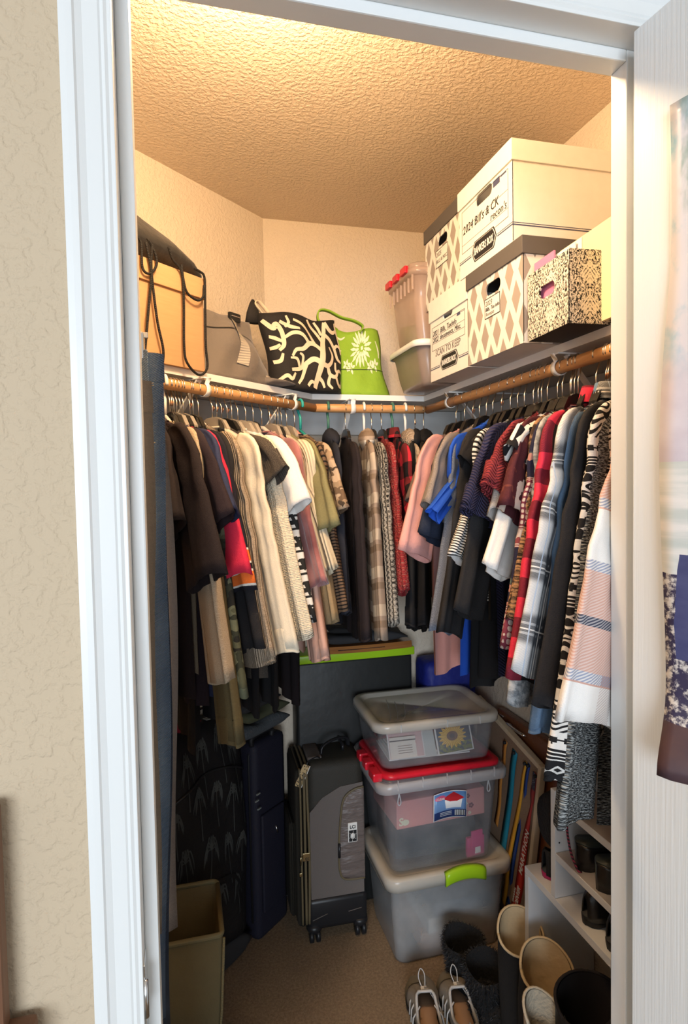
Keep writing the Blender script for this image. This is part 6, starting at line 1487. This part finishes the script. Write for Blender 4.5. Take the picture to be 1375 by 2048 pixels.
b4 = tall_boot((.742, 1.165, 0), R(190), .350, 'beige suede boot with pale lining left of the black leather boot', rx=.045, ry=.045, m=mat('beige_suede', (.40, .32, .25), .9, bump=lambda u, v, p: noise(p, 200, 3), bdist=.001), m_lin=mat('pale_sheepskin', (.52, .46, .36), .95, bump=lambda u, v, p: noise(p, 120, 3), bdist=.004), cut=.06)

# ---- fluffy black ankle boots: fur tufts as real geometry
def fur_tufts(lo, n, seed, L_=.012):
    rg = np.random.RandomState(seed); V, F = [], []
    for _ in range(n):
        j = rg.randint(0, len(lo) - 1); i = rg.randint(0, len(lo[0])); a, b_ = lo[j][i], lo[j + 1][i]; q = rg.rand(); p_ = a + (b_ - a) * q
        c = lo[j].mean(0); nr = p_ - c; nr[2] *= .3; nr /= np.linalg.norm(nr) + 1e-9
        d = nr + rg.normal(0, .5, 3) + [0, 0, -.2]; d /= np.linalg.norm(d); s_ = np.cross(d, rg.normal(0, 1, 3)); s_ /= np.linalg.norm(s_) + 1e-9
        k = len(V); V += [p_ - s_ * .0012, p_ + s_ * .0012, p_ + d * L_ * rg.uniform(.6, 1.3)]; F.append((k, k + 1, k + 2))
    return np.array(V), F
def fur_boot(loc, rz, label, seed):
    o = empty('fur_boot', loc, rz); tag(o, label, 'boot', 'black fur ankle boots'); a_ = np.linspace(0, 2 * np.pi, 36, endpoint=False); lo = []
    for q, r_ in ((.018, .046), (.05, .050), (.09, .055), (.12, .060), (.140, .062), (.146, .058)): lo.append(np.c_[r_ * 1.02 * np.cos(a_), r_ * np.sin(a_) * .92, q + .004 * np.sin(3 * a_ + seed) * (q > .1) + .014 * np.cos(a_ + 1.6) * (q / .146)])
    sh_ = obj('shaft', *loft(lo, True, False), m_fur, o)
    inn = [lo[-1]] + [np.c_[r_ * np.cos(a_), r_ * np.sin(a_) * .9, np.full(36, z)] for r_, z in ((.050, .125), (.046, .08), (.044, .04))]; obj('lining', *loft(inn, False, True), mat('black_fleece_lining', (.008, .008, .009), .95, bump=lambda u, v, p: noise(p, 120, 3), bdist=.004), o)
    v, f = fur_tufts(lo, 2600, seed); ft = obj('fur', v, f, mat('black_fur_strands', (.022, .022, .025), .6), o); ft['kind'] = 'stuff'
    ts = np.linspace(0, 1, 12); rows = []
    for t in ts[1:]:
        hw = .045 * (1 - .7 * max(0, (t - .65) / .35) ** 2); hh = .075 - .03 * t
        rows.append(np.array([(hw * math.cos(p_), -.04 + t * .18, .016 + hh * math.sin(p_) ** .8 * (1 - .6 * max(0, t - .85) / .15)) for p_ in np.linspace(0, math.pi, 14)] + [(hw * math.cos(p_), -.04 + t * .18, .014) for p_ in np.linspace(math.pi, 0, 6)]))
    obj('foot', *loft(rows), m_fur, o); v, f = fur_tufts([r_[:14] for r_ in rows], 900, seed + 7, .010); ft = obj('fur', v, f, bpy.data.materials['black_fur_strands'], o); ft['kind'] = 'stuff'
    lo2 = [np.array([(-.047 * (1 - .7 * max(0, (t - .65) / .35) ** 2), -.05 + t * .195, z) for t in ts] + [(.047 * (1 - .7 * max(0, (t - .65) / .35) ** 2), -.05 + t * .195, z) for t in ts[::-1]]) for z in (0, .004, .018)]
    obj('sole', *loft(lo2), m_blkrubber, o); return o
fur_boot((.775, 1.640, 0), R(200), 'fluffy black ankle boot farther back, right in front of the frosted bin', 31)
fur_boot((.790, 1.530, 0), R(205), 'fluffy black ankle boot nearer the camera, beside the grey trail shoes', 47)

# ---- pair of grey trail shoes
m_trail = mat('grey_trail_mesh', (.25, .225, .19), .75, bump=lambda u, v, p: noise(p, 240, 2), bdist=.0012); m_trailtoe = mat('olive_grey_toe_cap', (.20, .17, .11), .6); m_silver2 = mat('silver_trim', (.42, .41, .40), .45); m_palelin = mat('tan_footbed', (.42, .26, .16), .85)
def trail_shoe(loc, rz, label, flip):
    o = shoe('trail_shoe', loc, rz, .245, .092, .058, .070, .020, m_trail, m_blkrubber, label, 'shoe', 'grey trail shoes', (.05, .56), m_in=m_palelin, toe_up=.06, flip=flip)
    ts = np.linspace(.74, .985, 10); rows = []
    for t in ts:
        hw = outline(t, .245, .092) * 1.0 + .0005; hh = np.interp(t, [.74, .8, .93, 1], [.051, .0455, .0345, .016])
        rows.append(np.array([(-hw * math.cos(p_) ** 1 if False else -hw * np.sign(math.cos(p_)) * abs(math.cos(p_)) ** .55, t * .245, .019 + hh * math.sin(p_) ** .8) for p_ in np.linspace(0, math.pi, 17)]))
    obj('toe_cap', *loft(rows, False, True, False), m_trailtoe, o)
    # collar binding, lacing cords, toggle and pull loop
    cl_ = []
    for t in np.linspace(.06, .55, 18):
        q = (t - .05) / .51; k = .62 * math.sin(min(1, max(0, q)) * math.pi) ** .45; hw = outline(t, .245, .092) * .97; hh = np.interp(t, [0, .10, .3, .5, .62], [.058, .058, .0545, .070, .0616]); p_ = math.pi / 2 * (1 - k)
        cl_.append((hw * math.cos(p_) ** .55, t * .245, .018 + hh * math.sin(p_) ** .8))
    loop_ = cl_ + [(-x, y, z) for x, y, z in cl_[::-1]]; tube('collar', loop_ + loop_[:1], .0042, m_silver2, o, 8)
    for k, t in enumerate((.58, .64, .70)):
        hw = outline(t, .245, .092); tube('lace', [(-hw * .85, t * .245 - .012, .045), (-hw * .4, t * .245, .073 - .004 * k), (hw * .4, t * .245, .073 - .004 * k), (hw * .85, t * .245 - .012, .045)], .0016, m_silver2, o, 6)
    for sx in (-1, 1):
        for y0_, y1_ in ((.085, .10), (.105, .135), (.13, .16)): tube('side_strap', [(sx * .044, y0_, .022), (sx * .040, (y0_ + y1_) / 2, .045), (sx * .020, y1_, .070)], .0022, m_silver2, o, 6)
    box('toggle', -.009, .009, .138, .152, .074, .084, m_paper, o, .002)
    tube('pull_cord', spline([(-.004, .15, .078), (-.012, .165, .10), (-.004, .175, .116), (.006, .168, .104), (.004, .15, .080)], 20), .0016, m_silver2, o, 6)
    tube('heel_loop', spline([(0, .006, .055), (0, -.004, .080), (0, .010, .086), (0, .018, .070)], 12), .0035, m_silver2, o, 8, .5)
    return o
trail_shoe((.593, 1.432, 0), R(-11), 'grey trail shoe with toggle lacing, left one of the pair on the carpet', 1)
trail_shoe((.690, 1.420, 0), R(-10), 'grey trail shoe with tall cord loop, right one of the pair on the carpet', -1)

# ---- extra clothes whose hems show low down: red plaid shirt and gold print dress on the right rod
for k, (y, th, ls, lb, mk, nm, lab, sh_) in enumerate(((1.015, 33.0, .30, .765, 'redplaid', 'flannel_shirt', 'dark red plaid flannel shirt with tail below the denim shirt cuff', 'dark red plaid flannel'), (1.245, 38.0, .40, .70, 'goldprint', 'print_dress', 'black dress with gold floral print whose hem shows behind the black sweatshirt', 'gold print dress'))):
    ud = np.array([-math.cos(R(th)), -math.sin(R(th))]); rz = math.atan2(ud[1], ud[0])
    garment('S', .9, ls, lb, CL[mk], nm, (.785, y, RZ), rz, lab, 'shirt' if k == 0 else 'dress', GRP['R'], 300 + k, fold=.7); hanger('black', (.785, y, RZ), rz, .9, sh_)
